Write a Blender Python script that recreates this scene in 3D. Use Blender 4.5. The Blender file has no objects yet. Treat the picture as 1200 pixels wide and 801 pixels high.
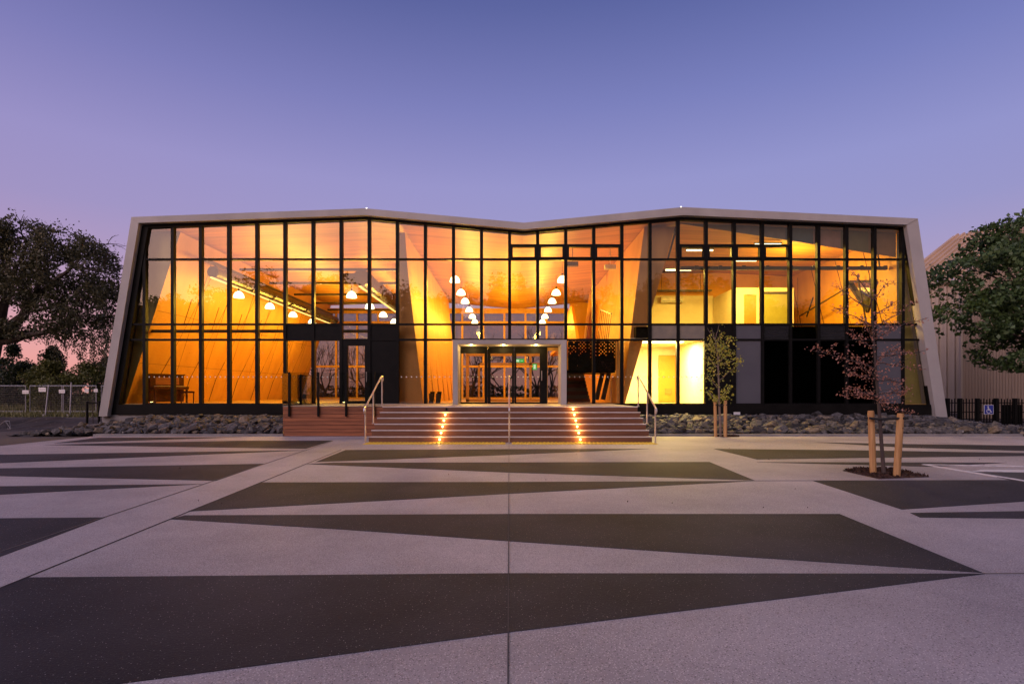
import bpy, math, random
from mathutils import Vector, Matrix
random.seed(7)
PI = math.pi
scn = bpy.context.scene
COL = scn.collection
F, HX, HY, EYE = 640.0, 596.0, 460.0, 1.45     # lens in photo pixels, principal point, eye height

def wx(x, Y): return (x - HX) * Y / F
def wz(y, Y): return EYE + (HY - y) * Y / F
def gp(x, y, z=0.0):                             # where a photo point on the ground stands
    Y = F * EYE / (y - HY)
    return (wx(x, Y), Y, z)

# ------------------------------------------------------------------ materials
def new_mat(name):
    m = bpy.data.materials.new(name); m.use_nodes = True
    nt = m.node_tree; nt.nodes.clear()
    out = nt.nodes.new('ShaderNodeOutputMaterial')
    return m, nt, out

def mat(name, c1, c2=None, scale=3.0, rough=0.7, metal=0.0, bump=0.0, bscale=None, spec=0.5, stretch=None, detail=6.0, lo=0.35, hi=0.65,
        specks=None, planks=None, patch=None):
    """principled with a two tone noise; stretch = (sx,sy,sz); specks=(colour, scale, threshold); planks=(axis, width, dark)"""
    m, nt, out = new_mat(name)
    N = nt.nodes.new; L = nt.links.new
    b = N('ShaderNodeBsdfPrincipled'); L(b.outputs[0], out.inputs[0])
    b.inputs['Roughness'].default_value = rough; b.inputs['Metallic'].default_value = metal
    b.inputs['Specular IOR Level'].default_value = spec
    tc = N('ShaderNodeTexCoord'); mp = N('ShaderNodeMapping'); L(tc.outputs['Object'], mp.inputs[0])
    if stretch: mp.inputs['Scale'].default_value = stretch
    nz = N('ShaderNodeTexNoise'); nz.inputs['Scale'].default_value = scale; nz.inputs['Detail'].default_value = detail
    L(mp.outputs[0], nz.inputs['Vector'])
    mr = N('ShaderNodeMapRange'); mr.inputs[1].default_value = lo; mr.inputs[2].default_value = hi
    L(nz.outputs[0], mr.inputs[0])
    mx = N('ShaderNodeMix'); mx.data_type = 'RGBA'
    c2 = c2 or tuple(v * 0.75 for v in c1)
    mx.inputs[6].default_value = (*c1, 1); mx.inputs[7].default_value = (*c2, 1)
    L(mr.outputs[0], mx.inputs[0]); col = mx.outputs[2]
    if specks:
        for sc_, sz, th in (specks if isinstance(specks, list) else [specks]):
            v = N('ShaderNodeTexVoronoi'); v.inputs['Scale'].default_value = sz; L(tc.outputs['Object'], v.inputs['Vector'])
            lt = N('ShaderNodeMath'); lt.operation = 'LESS_THAN'; lt.inputs[1].default_value = th
            L(v.outputs['Distance'], lt.inputs[0])
            m2 = N('ShaderNodeMix'); m2.data_type = 'RGBA'; L(lt.outputs[0], m2.inputs[0])
            L(col, m2.inputs[6]); m2.inputs[7].default_value = (*sc_, 1); col = m2.outputs[2]
    if planks:
        ax, w, dk = planks
        sp = N('ShaderNodeSeparateXYZ'); L(tc.outputs['Object'], sp.inputs[0])
        dv = N('ShaderNodeMath'); dv.operation = 'DIVIDE'; dv.inputs[1].default_value = w; L(sp.outputs[ax], dv.inputs[0])
        fr = N('ShaderNodeMath'); fr.operation = 'FRACT'; L(dv.outputs[0], fr.inputs[0])
        lt = N('ShaderNodeMath'); lt.operation = 'LESS_THAN'; lt.inputs[1].default_value = 0.07; L(fr.outputs[0], lt.inputs[0])
        fl = N('ShaderNodeMath'); fl.operation = 'FLOOR'; L(dv.outputs[0], fl.inputs[0])
        wn = N('ShaderNodeTexWhiteNoise'); wn.noise_dimensions = '1D'; L(fl.outputs[0], wn.inputs['W'])
        r2 = N('ShaderNodeMapRange'); r2.inputs[3].default_value = 0.78; r2.inputs[4].default_value = 1.12; L(wn.outputs[0], r2.inputs[0])
        mm = N('ShaderNodeVectorMath'); mm.operation = 'SCALE'; L(col, mm.inputs[0]); L(r2.outputs[0], mm.inputs['Scale'])
        m3 = N('ShaderNodeMix'); m3.data_type = 'RGBA'; L(lt.outputs[0], m3.inputs[0]); L(mm.outputs[0], m3.inputs[6])
        m3.inputs[7].default_value = (*[v * dk for v in c1], 1); col = m3.outputs[2]
    if patch:
        pn_ = N('ShaderNodeTexNoise'); pn_.inputs['Scale'].default_value = patch[0]; pn_.inputs['Detail'].default_value = 7; pn_.inputs['Roughness'].default_value = .65
        L(tc.outputs['Object'], pn_.inputs['Vector'])
        pr_ = N('ShaderNodeMapRange'); pr_.inputs[1].default_value = .32; pr_.inputs[2].default_value = .7; pr_.inputs[3].default_value = patch[1]; pr_.inputs[4].default_value = patch[2]; L(pn_.outputs[0], pr_.inputs[0])
        pm_ = N('ShaderNodeVectorMath'); pm_.operation = 'SCALE'; L(col, pm_.inputs[0]); L(pr_.outputs[0], pm_.inputs['Scale']); col = pm_.outputs[0]
    L(col, b.inputs['Base Color'])
    if bump:
        n2 = N('ShaderNodeTexNoise'); n2.inputs['Scale'].default_value = bscale or scale * 4; n2.inputs['Detail'].default_value = 5
        L(mp.outputs[0], n2.inputs['Vector'])
        bp = N('ShaderNodeBump'); bp.inputs['Strength'].default_value = bump; bp.inputs['Distance'].default_value = 0.02
        L(n2.outputs[0], bp.inputs['Height']); L(bp.outputs[0], b.inputs['Normal'])
    return m

def emis(name, c, s):
    m, nt, out = new_mat(name)
    e = nt.nodes.new('ShaderNodeEmission'); e.inputs[0].default_value = (*c, 1); e.inputs[1].default_value = s
    nt.links.new(e.outputs[0], out.inputs[0]); return m

def glass(name, tint=(0.9, 0.9, 0.88), refl=0.10, rcol=(1, 1, 1), rough=0.0):
    """thin architectural glass: lets light through, mirrors more at grazing angles"""
    m, nt, out = new_mat(name); N = nt.nodes.new; L = nt.links.new
    t = N('ShaderNodeBsdfTransparent'); t.inputs[0].default_value = (*tint, 1)
    g = N('ShaderNodeBsdfGlossy'); g.inputs['Roughness'].default_value = rough; g.inputs[0].default_value = (*rcol, 1)
    lw = N('ShaderNodeLayerWeight'); lw.inputs[0].default_value = 0.18
    mr = N('ShaderNodeMapRange'); mr.inputs[3].default_value = refl; mr.inputs[4].default_value = 0.85; L(lw.outputs['Fresnel'], mr.inputs[0])
    mx = N('ShaderNodeMixShader'); L(mr.outputs[0], mx.inputs[0]); L(t.outputs[0], mx.inputs[1]); L(g.outputs[0], mx.inputs[2])
    L(mx.outputs[0], out.inputs[0]); return m

def leafmat(name, c1, c2, trans=0.25):
    m, nt, out = new_mat(name); N = nt.nodes.new; L = nt.links.new
    b = N('ShaderNodeBsdfPrincipled'); b.inputs['Roughness'].default_value = 0.55
    tr = N('ShaderNodeBsdfTranslucent'); mx = N('ShaderNodeMixShader'); mx.inputs[0].default_value = trans
    g = N('ShaderNodeNewGeometry'); cm = N('ShaderNodeMix'); cm.data_type = 'RGBA'
    cm.inputs[6].default_value = (*c1, 1); cm.inputs[7].default_value = (*c2, 1)
    L(g.outputs['Random Per Island'], cm.inputs[0]); L(cm.outputs[2], b.inputs['Base Color']); L(cm.outputs[2], tr.inputs[0])
    L(b.outputs[0], mx.inputs[1]); L(tr.outputs[0], mx.inputs[2]); L(mx.outputs[0], out.inputs[0]); return m

M = {}
M['concrete'] = mat('light_exposed_aggregate', (.45, .40, .39), (.33, .295, .288), .45, .6, spec=.3, bump=.35, bscale=70, lo=.3, hi=.75,
                    specks=[((.19, .17, .165), 52, .24), ((.66, .60, .57), 70, .27)], patch=(.35, .66, 1.14))
M['dark_pave'] = mat('dark_exposed_aggregate', (.023, .0215, .026), (.043, .039, .044), .6, .72, spec=.17, bump=.35, bscale=70,
                     specks=[((.10, .09, .09), 60, .16), ((.34, .32, .32), 34, .10)], patch=(.5, .75, 1.3))
M['joint_soft'] = mat('joint_soft', (.2, .18, .175), rough=.9)
M['joint'] = mat('joint_dark', (.07, .064, .063), rough=.9)
M['asphalt'] = mat('asphalt', (.04, .04, .045), (.055, .053, .058), 2, .85, bump=.3, bscale=60)
M['roadpaint'] = mat('white_road_paint', (.72, .70, .70), (.5, .48, .48), 9, .7)
M['dirt'] = mat('dirt_ground', (.05, .037, .028), (.085, .066, .05), .35, .95, bump=.8, bscale=5)
M['soil'] = mat('soil_mound', (.05, .033, .023), (.022, .016, .012), .8, .95, bump=1.0, bscale=5, specks=((.13, .1, .08), 3.5, .13))
M['mulch'] = mat('bark_mulch', (.075, .032, .018), (.03, .014, .009), 14, .95, bump=1.0, bscale=30)
M['frame_white'] = mat('pale_metal_cladding', (.42, .395, .375), (.345, .322, .30), .9, .5, spec=.3, stretch=(1, 1, .25), patch=(.35, .85, 1.1), lo=.3, hi=.7)
M['black'] = mat('black_anodised', (.0045, .0045, .0045), (.007, .0065, .006), 4, .5, spec=.12)
M['black_panel'] = mat('black_panel', (.004, .004, .004), (.006, .006, .0055), 2, .4, spec=.1)
M['grey_panel'] = mat('grey_panel', (.10, .10, .115), (.085, .085, .10), 1, .3)
M['louvre'] = mat('louvre_grey', (.05, .05, .052), rough=.5)
M['spandrel'] = mat('pale_spandrel_glass', (.20, .18, .15), (.26, .22, .17), 2.5, .15)
M['plinth'] = mat('plinth_black', (.006, .0055, .005), (.010, .009, .008), 2, .6, spec=.1)
M['footing'] = mat('footing_concrete', (.27, .25, .24), (.2, .185, .18), 2, .8)
M['roof'] = mat('roof_sheet', (.42, .40, .38), rough=.5)
PLY1, PLY2 = (.64, .315, .04), (.52, .235, .025)
M['ply'] = mat('plywood', PLY1, PLY2, 1.4, .55, stretch=(1, 1, .25), lo=.3, hi=.7, specks=((.25, .11, .03), 2.2, .05))
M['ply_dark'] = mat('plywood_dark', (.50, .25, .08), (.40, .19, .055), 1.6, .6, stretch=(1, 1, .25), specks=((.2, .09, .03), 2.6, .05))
M['ply_olive'] = mat('plywood_unlit_end', (.30, .26, .10), (.22, .2, .08), 2.0, .6, stretch=(1, 1, .3), specks=((.1, .08, .03), 3, .05))  # end faces coloured dull and olive where the indoor light misses them
M['ceil'] = mat('timber_ceiling', (.62, .29, .035), (.50, .22, .022), 1.1, .5, stretch=(.25, 3, 1), planks=(1, .3, .55))
M['timber'] = mat('timber_frame', (.52, .28, .08), (.42, .21, .055), 3, .5, stretch=(1, 1, .2))
M['groove'] = mat('panel_joint', (.06, .025, .008), rough=.8)
M['floor'] = mat('hall_floor', (.42, .27, .11), (.36, .22, .08), 1.2, .3)
M['cream'] = mat('cream_plaster', (.74, .66, .44), (.70, .61, .38), .8, .7)
M['white_wall'] = mat('white_plaster', (.8, .76, .62), (.76, .71, .55), .9, .7)
M['yellow_door'] = mat('yellow_door', (.50, .28, .03), (.44, .24, .025), 1, .45)
M['orange_door'] = mat('orange_door', (.46, .19, .02), (.4, .16, .016), 1, .45)
M['olive'] = mat('olive_blind', (.26, .25, .045), (.22, .21, .035), 2, .6)
M['steel'] = mat('dark_steel', (.03, .026, .022), (.05, .04, .032), 3, .4, metal=.3)
M['duct'] = mat('duct_grey', (.085, .062, .036), (.055, .04, .024), 2, .4, metal=.4)
M['stainless'] = mat('stainless', (.66, .60, .57), (.58, .52, .5), 6, .28, metal=.75)
M['deckwood'] = mat('deck_timber', (.36, .12, .045), (.20, .065, .026), 2.6, .5, stretch=(.35, 1, 5), bump=.2, bscale=12)
M['tread'] = mat('step_timber', (.23, .094, .042), (.15, .060, .028), 2.2, .55, stretch=(.4, 1, 4), bump=.15, bscale=14)
M['nosing'] = mat('nosing_strip', (.66, .58, .54), (.56, .49, .46), 6, .5)
M['landing'] = mat('landing_deck', (.44, .36, .29), (.36, .29, .23), 1.5, .5)
M['tactile'] = mat('tactile_yellow', (.74, .50, .03), (.62, .41, .025), 5, .6)
M['rock'] = mat('rock_grey', (.135, .125, .118), (.04, .037, .036), 3.2, .85, bump=.7, bscale=9, specks=((.3, .28, .25), 5, .12))
M['rock_warm'] = mat('rock_ochre', (.22, .175, .12), (.075, .06, .045), 3.0, .85, bump=.7, bscale=9)
M['rock_dark'] = mat('rock_charcoal', (.055, .052, .052), (.02, .019, .02), 3.4, .8, bump=.7, bscale=9)
M['rubble'] = mat('rubble_bed', (.045, .042, .041), (.02, .019, .019), 5, .95, bump=1.0, bscale=14)
M['stake'] = mat('stake_pine', (.56, .31, .12), (.38, .19, .065), 5, .75, stretch=(4, 4, .35), bump=.4, bscale=14, specks=((.16, .08, .035), 7, .12))
M['strap'] = mat('strap_rubber', (.012, .012, .012), rough=.8)
M['bark'] = mat('bark_brown', (.085, .06, .05), (.045, .033, .028), 8, .9, stretch=(1, 1, .3), bump=.6, bscale=20)
M['bark_pale'] = mat('bark_pale', (.22, .17, .13), (.14, .10, .08), 8, .85, bump=.4, bscale=20)
M['galv'] = mat('galvanised', (.33, .33, .35), (.27, .27, .29), 5, .45, metal=.5)
M['sign_white'] = mat('sign_white', (.75, .73, .72), (.68, .66, .65), 3, .5)
M['sign_blue'] = mat('sign_blue', (.018, .035, .28), (.016, .03, .24), 3, .4)
M['shed_wall'] = mat('shed_cladding', (.46, .365, .275), (.37, .29, .215), .35, .5, stretch=(1, 1, .3))
M['shed_fine'] = mat('shed_fine_cladding', (.41, .305, .22), (.33, .24, .17), .4, .5, stretch=(1, 1, .3))
M['shed_roof'] = mat('shed_roofing', (.60, .42, .25), (.50, .34, .2), .4, .5)
M['piano'] = mat('piano_mahogany', (.075, .022, .012), (.05, .015, .009), 3, .22)
M['ivory'] = mat('piano_keys', (.75, .68, .55), rough=.3)
M['ac'] = mat('ac_white', (.78, .74, .6), rough=.4)
M['dot'] = mat('safety_dot', (.78, .74, .66), rough=.6)
M['glass'] = glass('facade_glass', (.96, .93, .80), .085, (1, .97, .95))
M['glass_dark'] = glass('dark_glass', (.25, .25, .25), .005)  # tint darkened so the panes read as unlit rooms
M['glass_rail'] = glass('rail_glass', (.86, .88, .87), .03)
M['glass_rear'] = glass('rear_glass', (.34, .36, .41), .03)
M['glass_blue'] = mat('skylight_glass', (.03, .04, .05), rough=.05)
M['lamp'] = emis('opal_lamp', (1, .80, .46), 7.0)
M['tube'] = emis('tube_lamp', (1, .84, .45), 6.0)
M['led'] = emis('led_strip', (1, .62, .18), 2.0)
M['steplight'] = emis('step_lamp', (1, .56, .16), 10.0)
M['uplight'] = emis('floor_uplight', (1, .75, .25), 14.0)
M['roofled'] = emis('roof_lamp', (1, .95, .9), 3.0)
M['exit'] = emis('exit_green', (.08, .6, .10), .7)
M['exit_w'] = emis('exit_white', (.75, 1, .75), .9)
M['leaf_gum'] = leafmat('leaf_gum', (.038, .044, .018), (.095, .088, .036))
M['leaf_shrub'] = leafmat('leaf_shrub', (.018, .032, .012), (.042, .062, .02))
M['leaf_lime'] = leafmat('leaf_lime', (.075, .085, .016), (.13, .135, .026))
M['leaf_dark'] = leafmat('leaf_dark', (.034, .072, .02), (.09, .145, .04), .2)
M['leaf_pink'] = leafmat('leaf_pink', (.30, .115, .075), (.52, .28, .21), .35)
M['leaf_gold'] = leafmat('leaf_gold', (.20, .26, .05), (.40, .36, .08), .35)
M['grass'] = leafmat('grass_blade', (.10, .11, .025), (.2, .18, .06))
M['meshfence'] = None

def fence_mesh_mat():
    m, nt, out = new_mat('wire_mesh'); N = nt.nodes.new; L = nt.links.new
    tc = N('ShaderNodeTexCoord'); sp = N('ShaderNodeSeparateXYZ'); L(tc.outputs['Object'], sp.inputs[0])
    res = []
    for ax, w in (('X', .075), ('Z', .15)):
        d = N('ShaderNodeMath'); d.operation = 'DIVIDE'; d.inputs[1].default_value = w; L(sp.outputs[ax], d.inputs[0])
        f = N('ShaderNodeMath'); f.operation = 'FRACT'; L(d.outputs[0], f.inputs[0])
        t = N('ShaderNodeMath'); t.operation = 'LESS_THAN'; t.inputs[1].default_value = .09 if ax == 'X' else .05; L(f.outputs[0], t.inputs[0]); res.append(t)
    mx = N('ShaderNodeMath'); mx.operation = 'MAXIMUM'; L(res[0].outputs[0], mx.inputs[0]); L(res[1].outputs[0], mx.inputs[1])
    tr = N('ShaderNodeBsdfTransparent'); b = N('ShaderNodeBsdfPrincipled'); b.inputs['Base Color'].default_value = (.12, .12, .125, 1)
    b.inputs['Metallic'].default_value = .4; b.inputs['Roughness'].default_value = .5
    s = N('ShaderNodeMixShader'); L(mx.outputs[0], s.inputs[0]); L(tr.outputs[0], s.inputs[1]); L(b.outputs[0], s.inputs[2]); L(s.outputs[0], out.inputs[0])
    return m
M['meshfence'] = fence_mesh_mat()

# ------------------------------------------------------------------ mesh helpers
class MB:
    def __init__(s): s.v, s.f, s.mi = [], [], []
    def face(s, pts, mi=0):
        b = len(s.v); s.v += [tuple(p) for p in pts]; s.f.append(tuple(range(b, b + len(pts)))); s.mi.append(mi)
    def box(s, x0, x1, y0, y1, z0, z1, mi=0):
        b = len(s.v)
        s.v += [(x0, y0, z0), (x1, y0, z0), (x1, y1, z0), (x0, y1, z0), (x0, y0, z1), (x1, y0, z1), (x1, y1, z1), (x0, y1, z1)]
        for q in ((0, 3, 2, 1), (4, 5, 6, 7), (0, 1, 5, 4), (1, 2, 6, 5), (2, 3, 7, 6), (3, 0, 4, 7)):
            s.f.append(tuple(b + i for i in q)); s.mi.append(mi)
        return s
    def prism(s, poly, d0, d1, axis='y', mi=0, miend=None):
        """poly: (a,b) outline; axis y -> (a,d,b); axis z -> (a,b,d); axis x -> (d,a,b). d0/d1 numbers"""
        def p(a, b, d): return (a, d, b) if axis == 'y' else ((a, b, d) if axis == 'z' else (d, a, b))
        n = len(poly); b0 = len(s.v)
        s.v += [p(a, b, d0) for a, b in poly] + [p(a, b, d1) for a, b in poly]
        s.f.append(tuple(range(b0, b0 + n))); s.mi.append(mi if miend is None else miend)
        s.f.append(tuple(range(b0 + 2 * n - 1, b0 + n - 1, -1))); s.mi.append(mi if miend is None else miend)
        for i in range(n):
            j = (i + 1) % n
            s.f.append((b0 + i, b0 + n + i, b0 + n + j, b0 + j)); s.mi.append(mi)
        return s
    def tube(s, pts, rad, n=8, mi=0, caps=True):
        pts = [Vector(p) for p in pts]
        rads = rad if isinstance(rad, (list, tuple)) else [rad] * len(pts)
        b0 = len(s.v); prev = None
        for i, p in enumerate(pts):
            d = (pts[min(i + 1, len(pts) - 1)] - pts[max(i - 1, 0)])
            d = d.normalized() if d.length > 1e-9 else Vector((0, 0, 1))
            if prev is None:
                a = Vector((0, 0, 1)).cross(d)
                if a.length < .1: a = Vector((1, 0, 0)).cross(d)
            else:
                a = prev - d * prev.dot(d)
                if a.length < 1e-6: a = Vector((1, 0, 0)).cross(d)
            a.normalize(); prev = a; c = d.cross(a)
            for k in range(n):
                t = 2 * PI * k / n
                s.v.append(tuple(p + (a * math.cos(t) + c * math.sin(t)) * rads[i]))
        for i in range(len(pts) - 1):
            for k in range(n):
                k2 = (k + 1) % n
                s.f.append((b0 + i * n + k, b0 + i * n + k2, b0 + (i + 1) * n + k2, b0 + (i + 1) * n + k)); s.mi.append(mi)
        if caps:
            s.f.append(tuple(b0 + k for k in range(n - 1, -1, -1))); s.mi.append(mi)
            e = b0 + (len(pts) - 1) * n
            s.f.append(tuple(e + k for k in range(n))); s.mi.append(mi)
        return s
    def bar(s, p, q, w, h=None, mi=0):
        """square bar between two points"""
        h = h or w; p, q = Vector(p), Vector(q); d = (q - p).normalized()
        a = Vector((0, 0, 1)).cross(d)
        if a.length < .05: a = Vector((1, 0, 0))
        a.normalize(); c = d.cross(a); b0 = len(s.v)
        for e in (p, q):
            for u, v in ((-1, -1), (1, -1), (1, 1), (-1, 1)): s.v.append(tuple(e + a * u * w / 2 + c * v * h / 2))
        for fcs in ((3, 2, 1, 0), (4, 5, 6, 7), (0, 1, 5, 4), (1, 2, 6, 5), (2, 3, 7, 6), (3, 0, 4, 7)):
            s.f.append(tuple(b0 + i for i in fcs)); s.mi.append(mi)
        return s
    def lathe(s, prof, n=16, c=(0, 0, 0), mi=0):
        b0 = len(s.v)
        for r, z in prof:
            for k in range(n):
                t = 2 * PI * k / n; s.v.append((c[0] + r * math.cos(t), c[1] + r * math.sin(t), c[2] + z))
        for i in range(len(prof) - 1):
            for k in range(n):
                k2 = (k + 1) % n
                s.f.append((b0 + i * n + k, b0 + i * n + k2, b0 + (i + 1) * n + k2, b0 + (i + 1) * n + k)); s.mi.append(mi)
        s.f.append(tuple(b0 + k for k in range(n - 1, -1, -1))); s.mi.append(mi)
        e = b0 + (len(prof) - 1) * n; s.f.append(tuple(e + k for k in range(n))); s.mi.append(mi)
        return s
    def disc(s, c, r, nrm='y', n=12, mi=0):
        pts = []
        for k in range(n):
            t = 2 * PI * k / n; a, b = r * math.cos(t), r * math.sin(t)
            pts.append((c[0] + a, c[1], c[2] + b) if nrm == 'y' else (c[0] + a, c[1] + b, c[2]))
        s.face(pts, mi); return s
    def leaf(s, c, size, up=.0, mi=0, asp=.55):
        d = Vector((random.gauss(0, 1), random.gauss(0, 1), random.gauss(0, 1) + up))
        if d.length < 1e-3: d = Vector((1, 0, 0))
        d.normalize(); a = Vector((random.gauss(0, 1), random.gauss(0, 1), random.gauss(0, 1))).cross(d)
        if a.length < 1e-3: a = Vector((0, 1, 0)).cross(d)
        a.normalize(); c = Vector(c); l = size * random.uniform(.7, 1.3)
        s.face([c - d * l * .5, c + a * l * asp * .5, c + d * l * .5, c - a * l * asp * .5], mi)
    def build(s, name, mats, parent=None, loc=(0, 0, 0), smooth=False):
        me = bpy.data.meshes.new(name); me.from_pydata(s.v, [], s.f); 
        for m in (mats if isinstance(mats, list) else [mats]): me.materials.append(m)
        if any(s.mi): me.polygons.foreach_set('material_index', s.mi)
        if smooth: me.polygons.foreach_set('use_smooth', [True] * len(s.f))
        me.update()
        o = bpy.data.objects.new(name, me); COL.objects.link(o); o.location = loc
        if parent: o.parent = parent
        return o

def tag(o, label=None, cat=None, group=None, kind=None):
    if label: o['label'] = label
    if cat: o['category'] = cat
    if group: o['group'] = group
    if kind: o['kind'] = kind
    return o
def empty(name, loc=(0, 0, 0), rz=0.0):
    o = bpy.data.objects.new(name, None); COL.objects.link(o); o.location = loc; o.rotation_euler = (0, 0, rz); o.empty_display_size = .2
    return o
def copy_tree(o, parent=None):
    c = o.copy(); COL.objects.link(c); c.parent = parent
    for ch in [x for x in COL.objects if x.parent == o]: copy_tree(ch, c)
    return c
def plight(name, loc, w, col, r=.1):
    l = bpy.data.lights.new(name, 'POINT'); l.energy = w; l.color = col; l.shadow_soft_size = r
    o = bpy.data.objects.new(name, l); COL.objects.link(o); o.location = loc; return o
def alight(name, loc, w, col, sx, sy, rot=(0, 0, 0)):
    l = bpy.data.lights.new(name, 'AREA'); l.energy = w; l.color = col; l.shape = 'RECTANGLE'; l.size = sx; l.size_y = sy
    o = bpy.data.objects.new(name, l); COL.objects.link(o); o.location = loc; o.rotation_euler = rot; return o
def ordinal(i): return ['first', 'second', 'third', 'fourth', 'fifth', 'sixth', 'seventh', 'eighth', 'ninth', 'tenth'][i]

# ------------------------------------------------------------------ ground and paving
g = MB(); g.face([(-500, -300, -.03), (500, -300, -.03), (500, 700, -.03), (-500, 700, -.03)])
tag(g.build('ground', M['dirt']), kind='structure')
pl = MB(); pl.box(-13.9, 45, -40, 18.25, -.12, 0)
tag(pl.build('plaza', M['concrete']), kind='structure')

def inlay(pts, name='paving_inlay', m='dark_pave', z=.004):
    w = [gp(x, y) for x, y in pts]
    b = MB(); b.prism([(p[0], p[1]) for p in w], z - .02, z, 'z')
    return tag(b.build(name, M[m]), kind='structure')
inlay([(1155, 672), (597, 671.5), (30, 676.5), (-330, 823), (-330, 868), (140, 801), (600, 740)])
inlay([(199, 608), (217, 603.6), (400, 603), (600, 602), (984, 602), (1151, 670.8), (600, 634), (400, 620)])
inlay([(220, 599), (306.5, 565), (600, 564.5), (885, 563.2), (600, 578)])
inlay([(360, 543.5), (390, 541.9), (600, 541.5), (831.5, 541), (884, 562.6), (600, 553.5)])
inlay([(370, 541), (405, 527), (597, 526), (760, 525.6), (597, 532.7)])
inlay([(-160, 712), (-160, 608.5), (123, 606)])
inlay([(-160, 586), (-160, 571), (0, 569.5), (237, 566.9), (0, 579.3)])
inlay([(-60, 549), (0, 548.5), (310, 543.2), (253, 563), (0, 557.5), (-60, 556)])
inlay([(-40, 533), (0, 532.5), (360, 527.3), (0, 542.3), (-40, 544)])
inlay([(52, 521), (133, 519), (277, 516.2), (390, 516), (358, 525.6)])
inlay([(63, 519), (115, 512.6), (283, 512)])
inlay([(951.7, 562.7), (1200, 562), (1400, 561), (1400, 578), (1200, 587.3), (1056.7, 596.7)])
inlay([(1066.7, 600.7), (1200, 598.7), (1400, 596), (1400, 610), (1200, 607.3), (1078, 606)])
inlay([(836.7, 525.7), (1000, 527.2), (1200, 530.5), (1330, 532.6), (1200, 534), (1000, 536.4), (887, 538)])
inlay([(957, 518), (1060, 520), (1200, 521.8), (1400, 524), (1400, 532), (1200, 528), (1060, 524.2)])
inlay([(887, 541.2), (1083, 541.6), (1180, 541.9), (1090, 546.6)])
inlay([(1140, 552.7), (1200, 553.6), (1330, 556), (1330, 590), (1200, 565.5)], 'parking_bay', 'asphalt', .005)
def gline(a, b, w, name, m, z):
    p, q = Vector(gp(*a)), Vector(gp(*b)); d = (q - p).normalized(); n = Vector((-d.y, d.x, 0)) * w / 2
    mb = MB(); mb.prism([((p - n).x, (p - n).y), ((q - n).x, (q - n).y), ((q + n).x, (q + n).y), ((p + n).x, (p + n).y)], z - .02, z, 'z')
    return tag(mb.build(name, M[m]), kind='structure')
gline((1083, 544.2), (1290, 578), .11, 'parking_line', 'roadpaint', .009)
gline((1083, 544.2), (1290, 547.6), .09, 'parking_line', 'roadpaint', .0085)
inlay([(1150, 550.3), (1330, 550.9), (1330, 554.2), (1200, 552.8), (1140, 551.9)], 'parking_line', 'roadpaint', .0065)
gline((596.5, 519), (593.5, 1200), .007, 'paving_joint', 'joint', .008)
gline((400, 526.7), (-300, 811), .006, 'paving_joint', 'joint', .008)
gline((390, 516.7), (-200, 713.3), .006, 'paving_joint', 'joint_soft', .0082)
gline((884, 563.2), (1500, 561.5), .005, 'paving_joint', 'joint_soft', .0078)
gline((1151, 672), (1500, 670), .005, 'paving_joint', 'joint_soft', .0078)

kb = MB(); kb.box(-13.9, -7.55, 18.26, 18.42, -.1, .07); kb.box(4.3, 17.2, 18.26, 18.42, -.1, .07)
tag(kb.build('kerb', M['footing']), kind='structure')

lt = MB()
for _ in range(70):
    x = random.gauss(2, 7); y = random.uniform(6, 15.2); lt.leaf((x, y, .02), random.uniform(.015, .035), 4)
tag(lt.build('fallen_leaves', M['mulch']), 'scattered dry leaf bits on the plaza paving', 'leaves', kind='stuff')

# ------------------------------------------------------------------ the hall
Y0 = 22.4
hall = empty('community_hall', (0, Y0, 0))
tag(hall, 'long glass fronted hall with folded white roof edge, glowing amber inside', 'building')
def part(mb, name, m, parent=None, **kw):
    o = mb.build(name, m, **kw)
    p = parent or hall
    o.parent = p
    o.matrix_parent_inverse = Matrix.Translation(p_world(p)).inverted()
    return o
def p_world(o):
    v = Vector(o.location)
    q = o
    while q.parent:
        q = q.parent
        if q.type == 'EMPTY': return Vector(q.location) if o.type != 'EMPTY' else Vector(o.location)
    return v if o.type == 'EMPTY' else Vector((0, 0, 0))
# p_world is only ever asked for an Empty (its location) or for a mesh part built at the world origin (zero)
def p_world(o): return Vector(o.location) if o.type == 'EMPTY' else Vector((0, 0, 0))

# roof profile (front edge)
TOP = [(-15.245, 8.54), (-5.80, 8.89), (.62, 8.31), (7.04, 8.94), (16.54, 8.48)]
UND = [(-14.95, 8.30), (-5.80, 8.62), (.62, 8.04), (7.04, 8.62), (16.09, 8.23)]
HEAD = [(-14.71, 8.20), (-5.81, 8.55), (.60, 7.98), (6.97, 8.53), (16.24, 8.20)]
def interp(P, x):
    for (x0, z0), (x1, z1) in zip(P, P[1:]):
        if x <= x1: return z0 + (z1 - z0) * (x - x0) / (x1 - x0)
    return P[-1][1] + (P[-1][1] - P[-2][1]) / (P[-1][0] - P[-2][0]) * (x - P[-1][0])
fa = MB()
for i in range(4):
    fa.prism([UND[i], UND[i + 1], TOP[i + 1], TOP[i]], 22.05, 22.45)
part(fa, 'fascia', M['frame_white'])
ll = MB(); ll.prism([(-16.57, .50), (-16.23, .50), (-14.952, 8.298), (-15.245, 8.538)], 22.07, 22.45); part(ll, 'frame_leg', M['frame_white'])
rl = MB(); rl.prism([(17.28, .47), (17.74, .47), (16.542, 8.478), (16.092, 8.228)], 22.07, 22.45); part(rl, 'frame_leg', M['frame_white'])
rf = MB()
for i in range(4):
    a, b = TOP[i], TOP[i + 1]
    rf.prism([(a[0], a[1] - .22), (b[0], b[1] - .22), (b[0], b[1] - .02), (a[0], a[1] - .02)], 22.46, 42.6)
part(rf, 'roof', M['roof'])
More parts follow.
